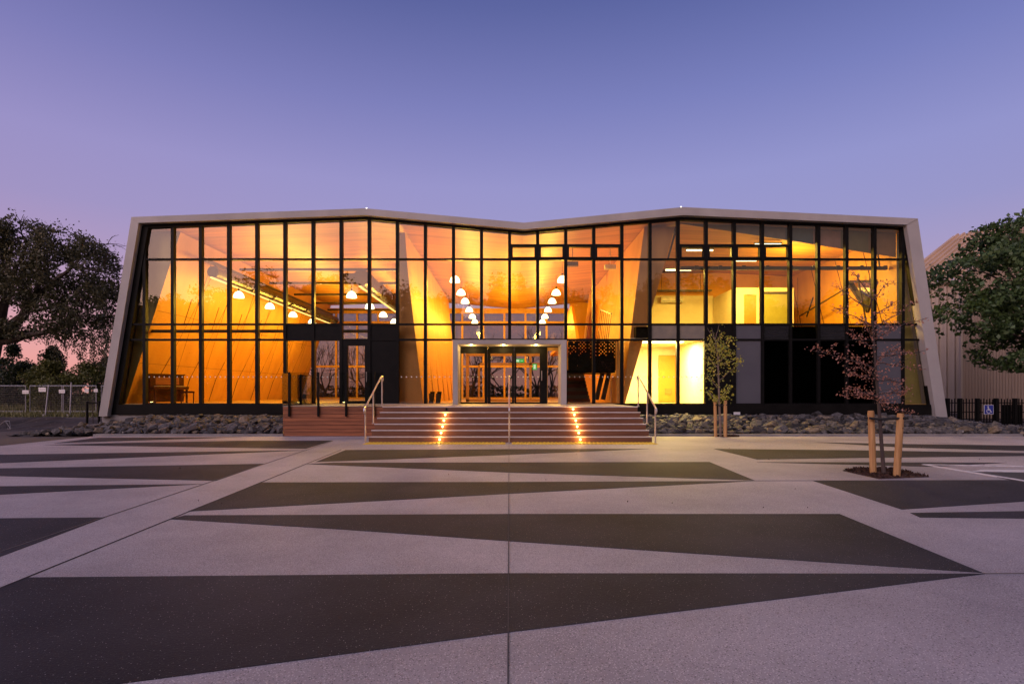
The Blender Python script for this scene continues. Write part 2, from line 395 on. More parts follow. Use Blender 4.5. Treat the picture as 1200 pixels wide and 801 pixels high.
for x, z in ((-5.8, 8.89), (7.04, 8.94)):
    b = MB(); b.lathe([(.03, 0), (.03, .06), (.02, .07)], 8, (x, 22.3, z)); b.lathe([(.028, .07), (.03, .1), (.0, .12)], 8, (x, 22.3, z), 1)
    part(b, 'roof_marker_light', [M['galv'], M['roofled']])
sw = MB(); sw.prism([(-16.55, .3), (-16.3, .3), (-15.0, 8.3), (-15.22, 8.3)], 22.46, 42.5); part(sw, 'side_wall', M['frame_white'])
sw = MB()
sxi = lambda z: 17.45 + (z - .3) * (16.25 - 17.45) / 7.95
for z0_, z1_, y0_, y1_ in ((.3, 8.25, 22.46, 23.9), (.3, 5.0, 23.9, 26.2), (6.9, 8.25, 23.9, 26.2), (.3, 8.25, 26.2, 42.5)):
    sw.prism([(sxi(z0_), z0_), (sxi(z0_) + .27, z0_), (sxi(z1_) + .27, z1_), (sxi(z1_), z1_)], y0_, y1_)
part(sw, 'side_wall', M['frame_white'])
# head strip and slanting black end frames
hd = MB()
for i in range(4):
    a, b, c, d = HEAD[i], HEAD[i + 1], UND[i + 1], UND[i]
    hd.prism([(a[0], a[1] - .03), (b[0], b[1] - .03), (c[0], c[1] - .005), (d[0], d[1] - .005)], 22.30, 22.47)
part(hd, 'head_flashing', M['black'])
GL, GR = ((-15.91, 1.0), (-14.71, 8.22)), ((17.19, 1.0), (16.26, 8.22))
eb = MB(); eb.prism([(-16.22, .56), (-15.98, .56), (-14.70, 8.25), (-14.97, 8.25)], 22.28, 22.46); part(eb, 'end_frame', M['black'])
eb = MB(); eb.prism([(17.24, .56), (17.275, .56), (16.09, 8.2), (16.24, 8.2)], 22.28, 22.46); part(eb, 'end_frame', M['black'])
pb = MB(); pb.box(-15.97, 17.23, 22.24, 22.47, .56, .97); part(pb, 'base_plinth', M['plinth'])
ft = MB(); ft.box(-16.6, 17.6, 22.30, 22.6, -.2, .55); part(ft, 'footing', M['footing'])
pt = MB(); pt.box(wx(859, 22.3), wx(866.5, 22.3), 22.222, 22.238, wz(485.6, 22.3), wz(482.4, 22.3)); part(pt, 'wall_plate', M['sign_white'])

MU = 1.149; MX0 = .042
def mx(k): return MX0 + MU * k
ZR = [0.97, 3.62, 4.25, 6.91]
MW, TW = .062, .036
def slant(P, z): return P[0][0] + (P[1][0] - P[0][0]) * (z - P[0][1]) / (P[1][1] - P[0][1])
ROWS = {}
for k in range(-13, 14): ROWS[k] = ['g', 'g', 'g', 'g']
for k in (-8, -7): ROWS[k][1] = 'B'
ROWS[-6] = ['door', 'g', 'g', 'g']; ROWS[-5][0:2] = ['B', 'B']
for k in (-2, -1, 0, 1): ROWS[k][0] = None
for k in (5, 6): ROWS[k][1] = 's'
ROWS[7][0:2] = ['B', 'B']; ROWS[8][0:2] = ['G', 'G']
ROWS[9][0:2] = ['d', 'L']; ROWS[10][0:2] = ['d', 'd']; ROWS[11][0:2] = ['d', 'L']; ROWS[12][0:2] = ['d', 'd']; ROWS[13][0:2] = ['G', 'G']
VENT = (0, 1, 2, 3, 6, 7, 8, 9)
YG = 22.40
def pane_quad(mb, x0, x1, z0a, z0b, z1a, z1b, y=YG, mi=0):
    j = [random.uniform(-.0035, .0035) for _ in range(3)]
    mb.face([(x0, y + j[0], z0a), (x1, y + j[1], z0b), (x1, y + j[1] + j[2], z1b), (x0, y + j[0] + j[2], z1a)], mi)
for k in range(-13, 14):
    xl, xr = mx(k), mx(k + 1)
    fr = MB(); pn = MB(); dots = MB()
    ztl, ztr = interp(HEAD, max(xl, -14.71)), interp(HEAD, min(xr, 16.24))
    zb = ZR[0] if ROWS[k][0] is not None else ZR[1]
    fr.prism([(xl - MW, zb), (xl + MW, zb), (xl + MW, ztl - .02), (xl - MW, ztl - .02)], 22.31, 22.49)
    if k == 13: fr.prism([(xr - MW, zb), (xr + MW, zb), (xr + MW, ztr - .02), (xr - MW, ztr - .02)], 22.31, 22.49)
    a, b = xl + MW, xr - MW
    for zi, z in enumerate(ZR):
        if zi == 0:
            if ROWS[k][0] is None: continue
            fr.box(a, b, 22.33, 22.47, .96, 1.02); continue
        h = TW if zi > 1 else .04
        fr.box(a, b, 22.33, 22.47, z - h, z + h)
    for ri, t in enumerate(ROWS[k]):
        if t is None or t == 'door': continue
        z0 = ZR[ri] + .03; z1l = z1r = (ZR[ri + 1] - .03 if ri < 3 else 0)
        if ri == 3: z1l, z1r = ztl, ztr
        if t == 'g':
            x0 = a
            if k == -13 and ri == 3:
                pane_quad(pn, max(a, slant(GL, z0)), b, z0, z0, z1l, z1r)
            else: pane_quad(pn, a, b, z0, z0, z1l, z1r)
            if ri == 0:
                for q in range(5): pn.disc((a + .1 + q * (b - a - .2) / 4, YG - .012, 2.10), .028, n=8, mi=2)
        elif t == 'd': pane_quad(pn, a, b, z0, z0, z1l, z1r, mi=1)
        elif t == 'B': fr.box(a, b, 22.36, 22.44, z0 - (.03 if ri else 0), z1l + .02)
        elif t in 'Gs':
            p2 = MB(); p2.box(a, b, 22.365, 22.435, z0, z1l)
            ROWS[k][ri] = (t, p2)
        elif t == 'L':
            p2 = MB(); n = 7
            for q in range(n):
                z = z0 + (z1l - z0) * (q + .5) / n
                p2.prism([(22.34, z - .035), (22.36, z - .045), (22.45, z + .02), (22.43, z + .03)], a, b, 'x')
            p2.box(a, b, 22.455, 22.47, z0, z1l)
            ROWS[k][ri] = (t, p2)
    w = part(fr, 'window', M['black'])
    if pn.f: part(pn, 'pane', [M['glass'], M['glass_dark'], M['dot']], w)
    for e in ROWS[k]:
        if isinstance(e, tuple):
            part(e[1], {'G': 'grey_panel', 's': 'spandrel_panel', 'L': 'louvre'}[e[0]], {'G': M['grey_panel'], 's': M['spandrel'], 'L': M['louvre']}[e[0]], w)
    if k in VENT:
        v = MB(); z0, z1 = 6.93, 7.45
        v.box(a - .01, b + .01, 22.29, 22.46, z1 - .05, z1 + .06); v.box(a - .01, b + .01, 22.29, 22.46, z0 - .02, z0 + .06)
        v.box(a - .01, a + .07, 22.29, 22.46, z0 + .06, z1 - .05); v.box(b - .07, b + .01, 22.29, 22.46, z0 + .06, z1 - .05)
        part(v, 'vent_frame', M['black'], w)
# end bays (slanting)
for side, P, xm in ((-1, GL, mx(-13)), (1, GR, mx(14))):
    fr = MB(); pn = MB(); dots = MB()
    for z0, z1 in ((1.0, 3.58), (3.66, 4.20), (4.30, 6.87)):
        xe0, xe1 = slant(P, z0), slant(P, z1)
        if side < 0: pane_quad(pn, xe0 - .06, xm - MW, z0, z0, z1, z1); pn.v[-4] = (xe0 - .06, YG, z0); pn.v[-1] = (xe1 - .06, YG, z1)
        else: pane_quad(pn, xm + MW, xe0 + .02, z0, z0, z1, z1); pn.v[-3] = (xe0 + .02, YG, z0); pn.v[-2] = (xe1 + .02, YG, z1)
    for z in (3.62, 4.25):
        xe = slant(P, z)
        if side < 0: fr.box(xe - .05, xm - MW, 22.33, 22.47, z - .04, z + .04)
        else: fr.box(xm + MW, xe + .01, 22.33, 22.47, z - .04, z + .04)
    if side > 0: fr.box(xm + MW, slant(P, 6.91), 22.33, 22.47, 6.865, 6.955)
    fr.box(xm + side * MW - .015, xm + side * MW + .015, 22.35, 22.45, .98, 6.87)
    w = part(fr, 'window', M['black']); part(pn, 'pane', M['glass'], w)

# deck door in the bay k=-6
a, b = mx(-6) + MW, mx(-5) - MW
df = MB()
zt = 3.58
gx0, gx1, gz0, gz1 = wx(408, Y0), wx(428, Y0), 1.12, wz(405, Y0)
df.box(a, gx0, 22.34, 22.46, 1.02, zt); df.box(gx1, b, 22.34, 22.46, 1.02, zt)
df.box(gx0, gx1, 22.34, 22.46, 1.02, gz0); df.box(gx0, gx1, 22.34, 22.46, gz1, zt)
d = part(df, 'door', M['black'])
q = MB(); pane_quad(q, gx0, gx1, gz0, gz0, gz1, gz1); part(q, 'door_glass', M['glass'], d)
q = MB(); q.bar((gx1 + .08, 22.28, 1.9), (gx1 + .08, 22.28, 2.3), .03); q.bar((gx1 + .08, 22.33, 1.93), (gx1 + .08, 22.28, 1.93), .02); q.bar((gx1 + .08, 22.33, 2.27), (gx1 + .08, 22.28, 2.27), .02)
part(q, 'door_handle', M['stainless'], d)

# entrance portal and sliding doors
po = MB(); yp = 21.15
pxl, pxr, pzt = wx(530.5, yp), wx(664, yp), wz(398, yp)
il, ir, it = wx(536.5, yp), wx(657.5, yp), wz(403, yp)
po.prism([(pxl, 1.0), (il, 1.0), (il, it), (ir, it), (ir, 1.0), (pxr, 1.0), (pxr, pzt), (pxl, pzt)], yp, 22.33)
part(po, 'entrance_portal', M['frame_white'])
hb = MB(); hb.box(il + .005, ir - .005, 22.30, 22.46, wz(416, Y0), it - .004); hb.box(il, ir, 22.30, 22.46, 3.3, 3.62)
hb = MB(); hb.box(il + .004, ir - .004, 22.30, 22.46, wz(407, Y0), it + .2); part(hb, 'door_header', M['black'])
dz0, dz1 = 1.0, wz(407.2, Y0)
def leaf(x0, x1, g0, g1, name, gz=(wz(471, Y0), wz(414, Y0)), y=22.32, handle=None):
    m_ = MB(); m_.box(x0, g0, y, y + .1, dz0, dz1); m_.box(g1, x1, y, y + .1, dz0, dz1)
    m_.box(g0, g1, y, y + .1, dz0, gz[0]); m_.box(g0, g1, y, y + .1, gz[1], dz1)
    o = part(m_, name, M['black'])
    p_ = MB(); pane_quad(p_, g0, g1, gz[0], gz[0], gz[1], gz[1], y + .05)
    for q_ in range(5): p_.disc((g0 + .08 + q_ * (g1 - g0 - .16) / 4, y + .035, 2.10), .028, n=8, mi=1)
    part(p_, 'door_glass', [M['glass'], M['dot']], o)
    if handle:
        h_ = MB(); h_.bar((handle, y - .06, 1.95), (handle, y - .06, 2.35), .035); h_.bar((handle, y, 1.99), (handle, y - .06, 1.99), .02); h_.bar((handle, y, 2.31), (handle, y - .06, 2.31), .02)
        part(h_, 'door_handle', M['stainless'], o)
X_ = lambda x: wx(x, Y0)
leaf(X_(538), X_(571.4), X_(540.6), X_(568), 'sliding_door')
leaf(X_(571.6), X_(602.4), X_(575), X_(600), 'sliding_door')
leaf(X_(602.6), X_(641), X_(605), X_(632.5), 'sliding_door', handle=X_(634.5))
sl = MB(); sl.box(X_(641.2), X_(657), 22.34, 22.42, dz0, dz0 + .06); sl.box(X_(641.2), X_(657), 22.34, 22.42, wz(411, Y0), dz1); sl.box(X_(641.2), X_(641.8), 22.345, 22.415, dz0 + .06, wz(411, Y0)); sl.box(X_(656), X_(657), 22.345, 22.415, dz0 + .06, wz(411, Y0))
o = part(sl, 'sidelight', M['timber']); p_ = MB(); pane_quad(p_, X_(641.2), X_(657), dz0 + .06, dz0 + .06, wz(411, Y0), wz(411, Y0), 22.38); part(p_, 'pane', M['glass'], o)

for x in (552, 590, 628):
    X = wx(x, 21.8); q = MB(); q.tube([(X, 21.75, it - .012), (X, 21.75, it + .01)], .06, 12); q.tube([(X, 21.75, it - .016), (X, 21.75, it - .013)], .045, 12, mi=1)
    part(q, 'soffit_light', [M['steel'], M['lamp']]); plight('soffit_lamp', (X, 21.75, it - .1), 26, (1, .62, .2), .05)
# floors, ceiling, walls inside
fl = MB(); fl.box(-16.0, 17.2, 22.48, 42.2, .6, 1.0); part(fl, 'floor_slab', M['floor'])
ce = MB()
for i in range(4):
    p, q = TOP[i], TOP[i + 1]
    x0, x1 = (max(p[0], -14.9), min(q[0], 16.2))
    ce.prism([(x0, interp(TOP, x0) - .40), (x1, interp(TOP, x1) - .40), (x1, interp(TOP, x1) - .26), (x0, interp(TOP, x0) - .26)], 22.5, 42.2)
part(ce, 'ceiling', M['ceil'])
# left plywood wall: leaning, thick towards the top, olive end face behind the glass
lw_ = MB(); ZT = 8.15
lin = lambda z: -16.0 + (z - 1.0) * (1.93 / 6)
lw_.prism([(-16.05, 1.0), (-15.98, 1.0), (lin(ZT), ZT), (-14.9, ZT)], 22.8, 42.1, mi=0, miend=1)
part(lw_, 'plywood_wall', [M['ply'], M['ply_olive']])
jn = MB()
def on_left(y, z, off=.012): return (lin(z) + off, y, z)
for i in range(8):
    y = 24.4 + i * 2.35
    jn.bar(on_left(y, 1.0), on_left(y, 2.15), .05, .03)
    jn.bar(on_left(y, 2.15), on_left(y + .35, 3.1), .05, .02); jn.bar(on_left(y + .35, 3.1), on_left(y + 1.7, 7.6), .014, .012)
    jn.bar(on_left(y + .55, 4.6), on_left(y + .55, 5.7), .035, .02)
    jn.bar(on_left(y + 1.15, 1.0), on_left(y + 1.15, 7.6), .016, .012)
for z in (2.7, 4.9): jn.bar(on_left(22.9, z), on_left(42, z), .016, .012)
part(jn, 'panel_joints_and_strokes', M['groove'])
# partition between the left hall and the foyer
ql = MB(); ye = 22.85
e = [(wx(468, ye), 1.0), (wx(496, ye), 1.0), (wx(478, ye), wz(318, ye)), (wx(474.5, ye), 8.15), (wx(466, ye), 8.15)]
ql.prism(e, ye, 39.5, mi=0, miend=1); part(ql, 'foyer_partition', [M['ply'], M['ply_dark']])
joints_and_shadows = MB()
def on_pl(y, z):
    x0, x1 = wx(496, ye), wx(478, ye); return (x0 + (x1 - x0) * (z - 1) / 5.07 + .012, y, z)
for i in range(7):
    y = 23.6 + i * 2.2
    joints_and_shadows.bar(on_pl(y, 1.0), on_pl(y + .9, 3.4), .02, .015); joints_and_shadows.bar(on_pl(y + .5, 1.0), on_pl(y + .5, 6.9), .016, .012)  # slanted bars stand in for batten shadows, upright bars are plywood seams
part(joints_and_shadows, 'panel_joints_and_strokes', M['groove'])
# partition between the foyer and the right rooms
qr = MB()
e = [(wx(728.5, ye), 1.0), (wx(732.5, ye), 1.0), (wx(791, ye), wz(261.5, ye) - .15), (wx(755, ye), wz(262, ye) - .15)]
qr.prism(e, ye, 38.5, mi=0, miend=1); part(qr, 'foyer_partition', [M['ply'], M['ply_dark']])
bm_ = MB(); bm_.bar((wx(790, 22.95), 22.95, 8.32), (5.8, 38, 8.22), .14, .2); part(bm_, 'steel_beam', M['steel'])
bm_ = MB(); bm_.bar((wx(793, 22.75), 22.75, 8.35), (wx(782, 22.75), 22.75, 6.95), .07, .07); part(bm_, 'steel_strut', M['steel'])
# right plywood wall with olive end face
rw = MB(); rw.prism([(16.22, 1.0), (17.25, 1.0), (16.35, 8.1), (16.2, 8.1)], 22.8, 24.0, mi=0, miend=1)
rw.prism([(16.22, 1.0), (17.25, 1.0), (16.35, 8.1), (16.2, 8.1)], 26.1, 42.1)
rw.prism([(24.0, 6.35), (26.1, 6.75), (26.1, 8.1), (24.0, 8.1)], 16.2, 16.33, 'x'); rw.prism([(24.0, 1.0), (26.1, 1.0), (26.1, 6.75), (24.6, 5.1), (24.0, 6.35)], 16.2, 16.33, 'x')
part(rw, 'plywood_wall', [M['ply'], M['ply_olive']])
rj = MB()
for i in range(4):
    y = 23.6 + i * 2.1
    rj.bar((16.2, y, 4.3), (16.2, y + 1.4, 8.0), .03, .02); rj.bar((16.2, y + .7, 4.3), (16.2, y + .7, 7.9), .016, .012)
part(rj, 'panel_joints_and_strokes', M['groove'])
ww = MB()
tri = [(26.1, 6.75), (24.0, 6.35), (24.6, 5.1)]
for a_, b_ in zip(tri, tri[1:] + tri[:1]): ww.bar((16.18, a_[0], a_[1]), (16.18, b_[0], b_[1]), .1, .12)
ww.prism([(24.3, 5.6), (24.6, 5.1), (25.5, 6.15), (25.3, 6.2)], 16.16, 16.2, 'x')
o = part(ww, 'skylight_frame', M['steel'])
ww = MB(); ww.face([(16.26, y_, z_) for y_, z_ in tri]); part(ww, 'skylight_pane', M['glass_rail'], o)
br = MB()
for p, q in (((15.9, 24.9, 6.8), (15.9, 24.2, 4.3)), ((15.5, 27.8, 6.3), (15.5, 28.4, 5.4)), ((15.4, 25.0, 6.2), (15.4, 28.9, 5.5)), ((15.9, 23.6, 7.9), (15.9, 23.4, 6.8))):
    br.bar(p, q, .05)
part(br, 'wind_brace', M['steel'])
# bulkhead panels above the sloping ceiling line, right rooms
reflection_tints = [(.16, .13, .10), (.17, .15, .15), (.20, .16, .09), (.15, .145, .15), (.17, .16, .16), (.045, .085, .115), (.25, .14, .13), (.11, .10, .05), (.19, .10, .05)]  # reflection tints of the single panes, painted into the boards behind
def zline(x): return 8.50 + (x - 7.1) * (7.04 - 8.50) / (16.5 - 7.1)
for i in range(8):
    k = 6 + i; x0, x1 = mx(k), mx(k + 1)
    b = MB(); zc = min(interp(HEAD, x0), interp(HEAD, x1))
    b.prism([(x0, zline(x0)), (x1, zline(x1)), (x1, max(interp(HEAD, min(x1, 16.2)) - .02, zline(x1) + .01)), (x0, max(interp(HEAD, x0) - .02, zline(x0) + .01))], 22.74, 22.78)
    c = reflection_tints[i + 1]
    part(b, 'bulkhead_panel', mat('bulkhead_reflection_tint_%d' % i, c, tuple(v * .8 for v in c), 3, .6, specks=(tuple(v * .5 for v in c), 4, .06)))
# upper floor and rooms right
uf = MB(); uf.box(5.25, 16.2, 22.55, 42.1, 3.72, 4.18); part(uf, 'upper_floor', M['plinth'])
uc = MB(); uc.box(5.6, 11.6, 31.0, 31.2, 4.18, 6.95); part(uc, 'upper_room_wall', M['cream'])
uc = MB(); uc.box(5.6, 16.2, 31.25, 31.4, 4.18, 8.3); part(uc, 'upper_room_wall', M['ply'])
cb = MB(); cb.box(11.6, 12.07, 28, 28.2, 4.18, 6.83); cb.box(12.07, 12.72, 28, 28.2, 6.48, 6.83); cb.box(12.72, 14.62, 28, 28.2, 4.18, 6.83)
cb.box(11.6, 11.75, 28.2, 30.98, 4.18, 6.83); cb.box(14.47, 14.62, 28.2, 30.98, 4.18, 6.83); cb.box(11.75, 14.47, 28.2, 30.98, 6.7, 6.83)
box_ = part(cb, 'cream_cubicle', M['cream'])
q = MB(); q.box(12.08, 12.71, 28.05, 28.1, 4.19, 6.47); part(q, 'orange_door', M['orange_door'], box_)
q = MB(); q.box(12.98, 14.28, 27.96, 27.995, 4.4, 6.5); q.box(12.94, 14.32, 27.93, 27.999, 6.5, 6.62, 1); part(q, 'roller_blind', [M['olive'], M['steel']], box_)
q = MB(); q.box(7.3, 16.1, 23.2, 23.34, 6.68, 6.82)
for i in range(9): q.box(7.9 + i * 1.0, 8.05 + i * 1.0, 23.14, 23.2, 6.66, 6.84)
part(q, 'steel_girt', M['steel'])
q = MB(); q.box(5.9, 11.4, 30.6, 30.9, 7.15, 7.22)
for i in range(5): q.bar((6.4 + i * 1.1, 30.75, 7.22), (6.4 + i * 1.1, 30.75, 8.2), .02)
part(q, 'cable_tray', M['steel'])
# ground floor bright room and black backing for the unlit rooms
gr = MB(); gr.box(5.1, 8.05, 26.4, 26.6, 1.0, 3.72); gr.box(8.05, 8.2, 22.5, 26.6, 1.0, 3.72)
gr.box(5.06, 8.05, 22.6, 26.4, 3.66, 3.715); part(gr, 'bright_room_wall', M['white_wall'])
q = MB(); xa, xb = wx(772, 26.3), wx(793.5, 26.3); q.box(xa, xb, 26.33, 26.39, 1.02, wz(416, 26.3))
dr = part(q, 'room_door', M['yellow_door'])
q = MB(); q.box(xa + .3, xb - .25, 26.31, 26.328, wz(462, 26.3), wz(455, 26.3))
for i in range(4): q.box(xa + .32, xb - .27, 26.30, 26.31, wz(461.2 - i * 1.6, 26.3), wz(460.5 - i * 1.6, 26.3))
part(q, 'door_vent', M['olive'], dr)
dk = MB(); dk.box(8.25, 16.2, 23.4, 23.5, 1.0, 3.72); part(dk, 'dark_backing', M['black_panel'])  # added black sheet, keeps hall light out behind the dark panes
# purlins, ducts, rails in the left hall
for y in (27.6, 31.0, 34.6, 37.9, 41.0):
    q = MB(); q.box(-13.6, -5.0, y, y + .1, 7.62, 7.74); part(q, 'purlin', M['steel'])
du = MB(); du.tube([(-13.0, 24.0, 6.75), (-13.0, 41, 6.9)], .26, 14)
for i in range(7): du.tube([(-13.0, 25 + i * 2.4, 6.76), (-13.0, 25.08 + i * 2.4, 6.76)], .285, 14)
o = part(du, 'air_duct', M['duct'], smooth=False)
q = MB(); q.box(-12.9, -12.82, 23.6, 41, 6.40, 6.46); part(q, 'light_strip', M['led'])
q = MB(); q.bar((-13.25, 23.6, 7.25), (-13.25, 41, 7.3), .12, .14); part(q, 'steel_beam', M['steel'])
for i in range(7):
    q = MB(); q.bar((-13.25, 24.6 + i * 2.6, 7.2), (-13.05, 24.6 + i * 2.6, 7.0), .05); part(q, 'duct_hanger', M['steel'])
du = MB(); du.tube([(-7.55, 28.0, 7.35), (-7.55, 40.5, 7.4)], .42, 16)
for i in range(5): du.tube([(-7.55, 29 + i * 2.4, 7.36), (-7.55, 29.1 + i * 2.4, 7.36)], .45, 16)
du.box(-8.6, -7.9, 28.1, 28.6, 7.25, 7.6); part(du, 'air_duct', M['duct'])
q = MB(); q.box(-7.6, -7.5, 27.7, 40.5, 6.82, 6.88); part(q, 'light_strip', M['led'])
q = MB(); q.box(-15.2, -5.0, 22.95, 23.1, 3.98, 4.1); part(q, 'steel_girt', M['steel'])
q = MB(); q.box(-11.0, -3.6, 39.6, 39.75, 4.9, 5.05); part(q, 'steel_girt', M['steel'])
# rear glazing with timber members
rg = MB(); yr = 42.0
for i in range(13):
    x = -14.9 + i * 1.62; rg.box(x - .07, x + .07, yr, yr + .18, 1.0, 7.9)
for z0, z1 in ((.95, 1.1), (3.4, 3.55), (6.62, 6.95), (7.55, 7.95)): rg.box(-14.9, 4.6, yr + .02, yr + .16, z0, z1)
rgo = part(rg, 'rear_window', M['timber'])
q = MB(); q.face([(-14.9, yr + .09, 1.0), (4.6, yr + .09, 1.0), (4.6, yr + .09, 7.9), (-14.9, yr + .09, 7.9)]); part(q, 'pane', M['glass_rear'], rgo)
q = MB(); q.box(4.7, 17.0, 42.0, 42.2, .5, 8.4); part(q, 'rear_wall', M['ply'])
# vestibule screen
vs = MB(); yv = 27.2
def vbar(x0, x1, y0, y1): vs.box(wx(x0, yv), wx(x1, yv), yv, yv + .1, wz(y1, yv), wz(y0, yv))
vbar(546, 549.5, 416, 470.5); vbar(560, 562.5, 425, 467); vbar(545.5, 640, 414, 417); vbar(560, 640, 425, 427.5); vbar(546, 640, 467.5, 470.5)
vbar(620.5, 623, 417, 467.5); vbar(636, 640, 400, 470.5)
part(vs, 'vestibule_screen', M['timber'])

# staircase in the foyer
st = empty('staircase', (3.7, 25, 1.0)); tag(st, 'dark indoor staircase with black perforated screen, right of the entrance doors', 'staircase')
def spart(mb, name, m): return part(mb, name, m, st)
for i in range(8):
    q = MB(); q.box(2.6, 3.72, 24.9 + i * .28, 25.2 + i * .28, 1.0 + i * .17, 1.17 + i * .17); spart(q, 'tread', M['steel'] if i % 2 else M['piano'])
q = MB(); q.box(2.55, 4.7, 24.12, 26.4, 2.34, 2.46); spart(q, 'landing', M['black_panel'])
ps = MB(); xa, xb, za, zb_ = wx(665.5, 24), wx(725, 24), wz(434, 24), wz(398, 24)
nx, nz = 30, 17; cw, ch = (xb - xa) / nx, (zb_ - za) / nz
for i in range(nx):
    for j in range(nz):
        x, z = xa + i * cw, za + j * ch
        if j > 6 and (i + j) % 2 == 0 and random.random() < (.25 if j < 10 else .9) and i % 6 != 5:
            c = (x + cw / 2, z + ch / 2); hx, hz = cw * .30, ch * .42
            D = [(c[0] - hx, 24, c[1] + hz * .2), (c[0] + hx * .2, 24, c[1] + hz), (c[0] + hx, 24, c[1] - hz * .2), (c[0] - hx * .2, 24, c[1] - hz)]
            O = [(x, 24, z + ch), (x + cw, 24, z + ch), (x + cw, 24, z), (x, 24, z)]
            for t in range(4): ps.face([O[t], O[(t + 1) % 4], D[(t + 1) % 4], D[t]])
        else: ps.face([(x, 24, z), (x + cw, 24, z), (x + cw, 24, z + ch), (x, 24, z + ch)])
o = spart(ps, 'perforated_screen', M['black_panel'])
o.modifiers.new('s', 'SOLIDIFY').thickness = .02
for x0, x1 in ((699, 706), (706.5, 713.5)):
    q = MB(); q.bar((wx(x0, 25.4), 25.4, wz(468, 25.4)), (wx(x1, 25.4), 25.4, wz(437, 25.4)), .07, .2); spart(q, 'stringer', M['steel'])
q = MB()
for i in range(7):
    y = 25.2 + i * .5; z = 4.0 - i * .0; q.bar((4.55, y, 3.7), (4.75, y, 5.1 + .1 * i), .03)
q.bar((4.75, 25.2, 5.1), (4.75, 28.2, 5.75), .06); spart(q, 'handrail', M['steel'])
q = MB(); q.bar((wx(716, 25), 25, 1.0), (wx(716, 25), 25, 2.0), .03); q.bar((wx(716, 25), 25, 2.0), (wx(712, 25), 25.8, 2.35), .03); spart(q, 'handrail', M['stainless'])
q = MB(); q.box(wx(715.5, 26.6), wx(727, 26.6), 26.6, 26.7, 1.0, 3.6); spart(q, 'side_panel', M['piano'])
mzz = MB(); mzz.box(2.9, 4.9, 31, 38, 4.0, 4.2); mzz.prism([(31.0, 4.2), (38, 4.2), (38, 6.6), (34, 6.9)], 3.9, 4.05, 'x')
part(mzz, 'mezzanine', M['ply'])
q = MB(); q.box(wx(662, 30), wx(664.5, 30), 30, 30.3, 1.0, 3.9); q.box(wx(722, 23.2), wx(725.5, 23.2), 23.1, 23.3, 1.0, 3.6); part(q, 'timber_post', M['timber'])

# hall lights (things)
WARM = (1, .58, .065)
pend = empty('pendant_lamp', (0, 0, 0))
q = MB(); q.lathe([(.23, 0), (.225, .05), (.20, .14), (.14, .23), (.06, .28), (.03, .29)], 20); q.build('lamp_shade', M['lamp'], pend, smooth=True)
q = MB(); q.lathe([(.035, .29), (.035, .40), (.012, .42)], 10); q.build('lamp_cap', M['steel'], pend)
q = MB(); q.lathe([(.008, .42), (.008, 1.0)], 6); cord = q.build('cord', M['steel'], pend)
first = [True]
def pendant(x, y, z, lab, grp, w):
    o = pend if first[0] else copy_tree(pend); first[0] = False
    o.location = (x, y, z); tag(o, lab, 'lamp', grp)
    plight('lamp_light', (x, y, z - .12), w, WARM, .2)
YP = [24.7, 27.9, 30.9, 33.9, 36.7]
for i, y in enumerate(YP):
    pendant(-12.2, y, 5.75, 'white dome pendant, %s from the glass in the far left hall row' % ordinal(i), 'pendant lamps in the far left row', 400)
for i, y in enumerate(YP[:4]):
    pendant(-7.1, y, 5.75, 'white dome pendant, %s from the glass in the row left of the black door panel' % ordinal(i), 'pendant lamps in the inner left row', 400)
YC = [24.7, 27.9, 30.5, 33.7, 36.6, 39.3]
for i, y in enumerate(YC):
    pendant(-2.43, y, 6.45, 'white dome pendant, %s from the glass in the row above the left entrance door' % ordinal(i), 'pendant lamps in the left foyer row', 360)
for i, y in enumerate(YC):
    pendant(2.43, y, 6.45, 'white dome pendant, %s from the glass in the row above the right entrance door' % ordinal(i), 'pendant lamps in the right foyer row', 360)
# batten lights upstairs right
bl = empty('batten_light')
q = MB(); q.box(-.62, .62, -.06, .06, .06, .11); q.build('housing', M['steel'], bl)
q = MB(); q.tube([(-.58, 0, .03), (.58, 0, .03)], .035, 8); q.build('tube', M['tube'], bl)
for i, (x, y_, Y, rz, lab) in enumerate([(795, 317, 25.0, 0, 'lit batten light left of the tall mullion, lowest of the upstairs tubes'), (820, 294, 24.2, 0, 'lit batten light showing through the leftmost upstairs vent windows'),
        (872, 306, 26, .0, 'lit batten light just below the upstairs vent windows, above the cream cubicle'), (900, 287, 24.6, 0, 'highest lit batten light upstairs, near the sloping ceiling edge'), (838, 315.5, 27, 0, 'short looking lit batten light above the upstairs air conditioner wall')]):
    o = bl if i == 0 else copy_tree(bl)
    X, Z = wx(x, Y), wz(y_, Y); o.location = (X, Y, Z); tag(o, lab, 'light', 'batten lights upstairs')
    alight('batten_lamp', (X, Y, Z - .05), 330 if x > 865 else 270, (1, .66, .12), 1.1, .1)
plight('upper_room_fill', (13.4, 25.6, 6.9), 560, (1, .62, .10), .3)  # added fill light for the right plywood wall, no fitting there
alight('room_ceiling_lamp', (6.6, 23.6, 3.59), 760, (1, .76, .27), 1.8, .5)
rc = MB(); rc.box(5.7, 7.5, 23.35, 23.85, 3.605, 3.65); tag(rc.build('ceiling_panel_light', M['tube']), 'bright flat ceiling light in the white room right of the steps', 'light')
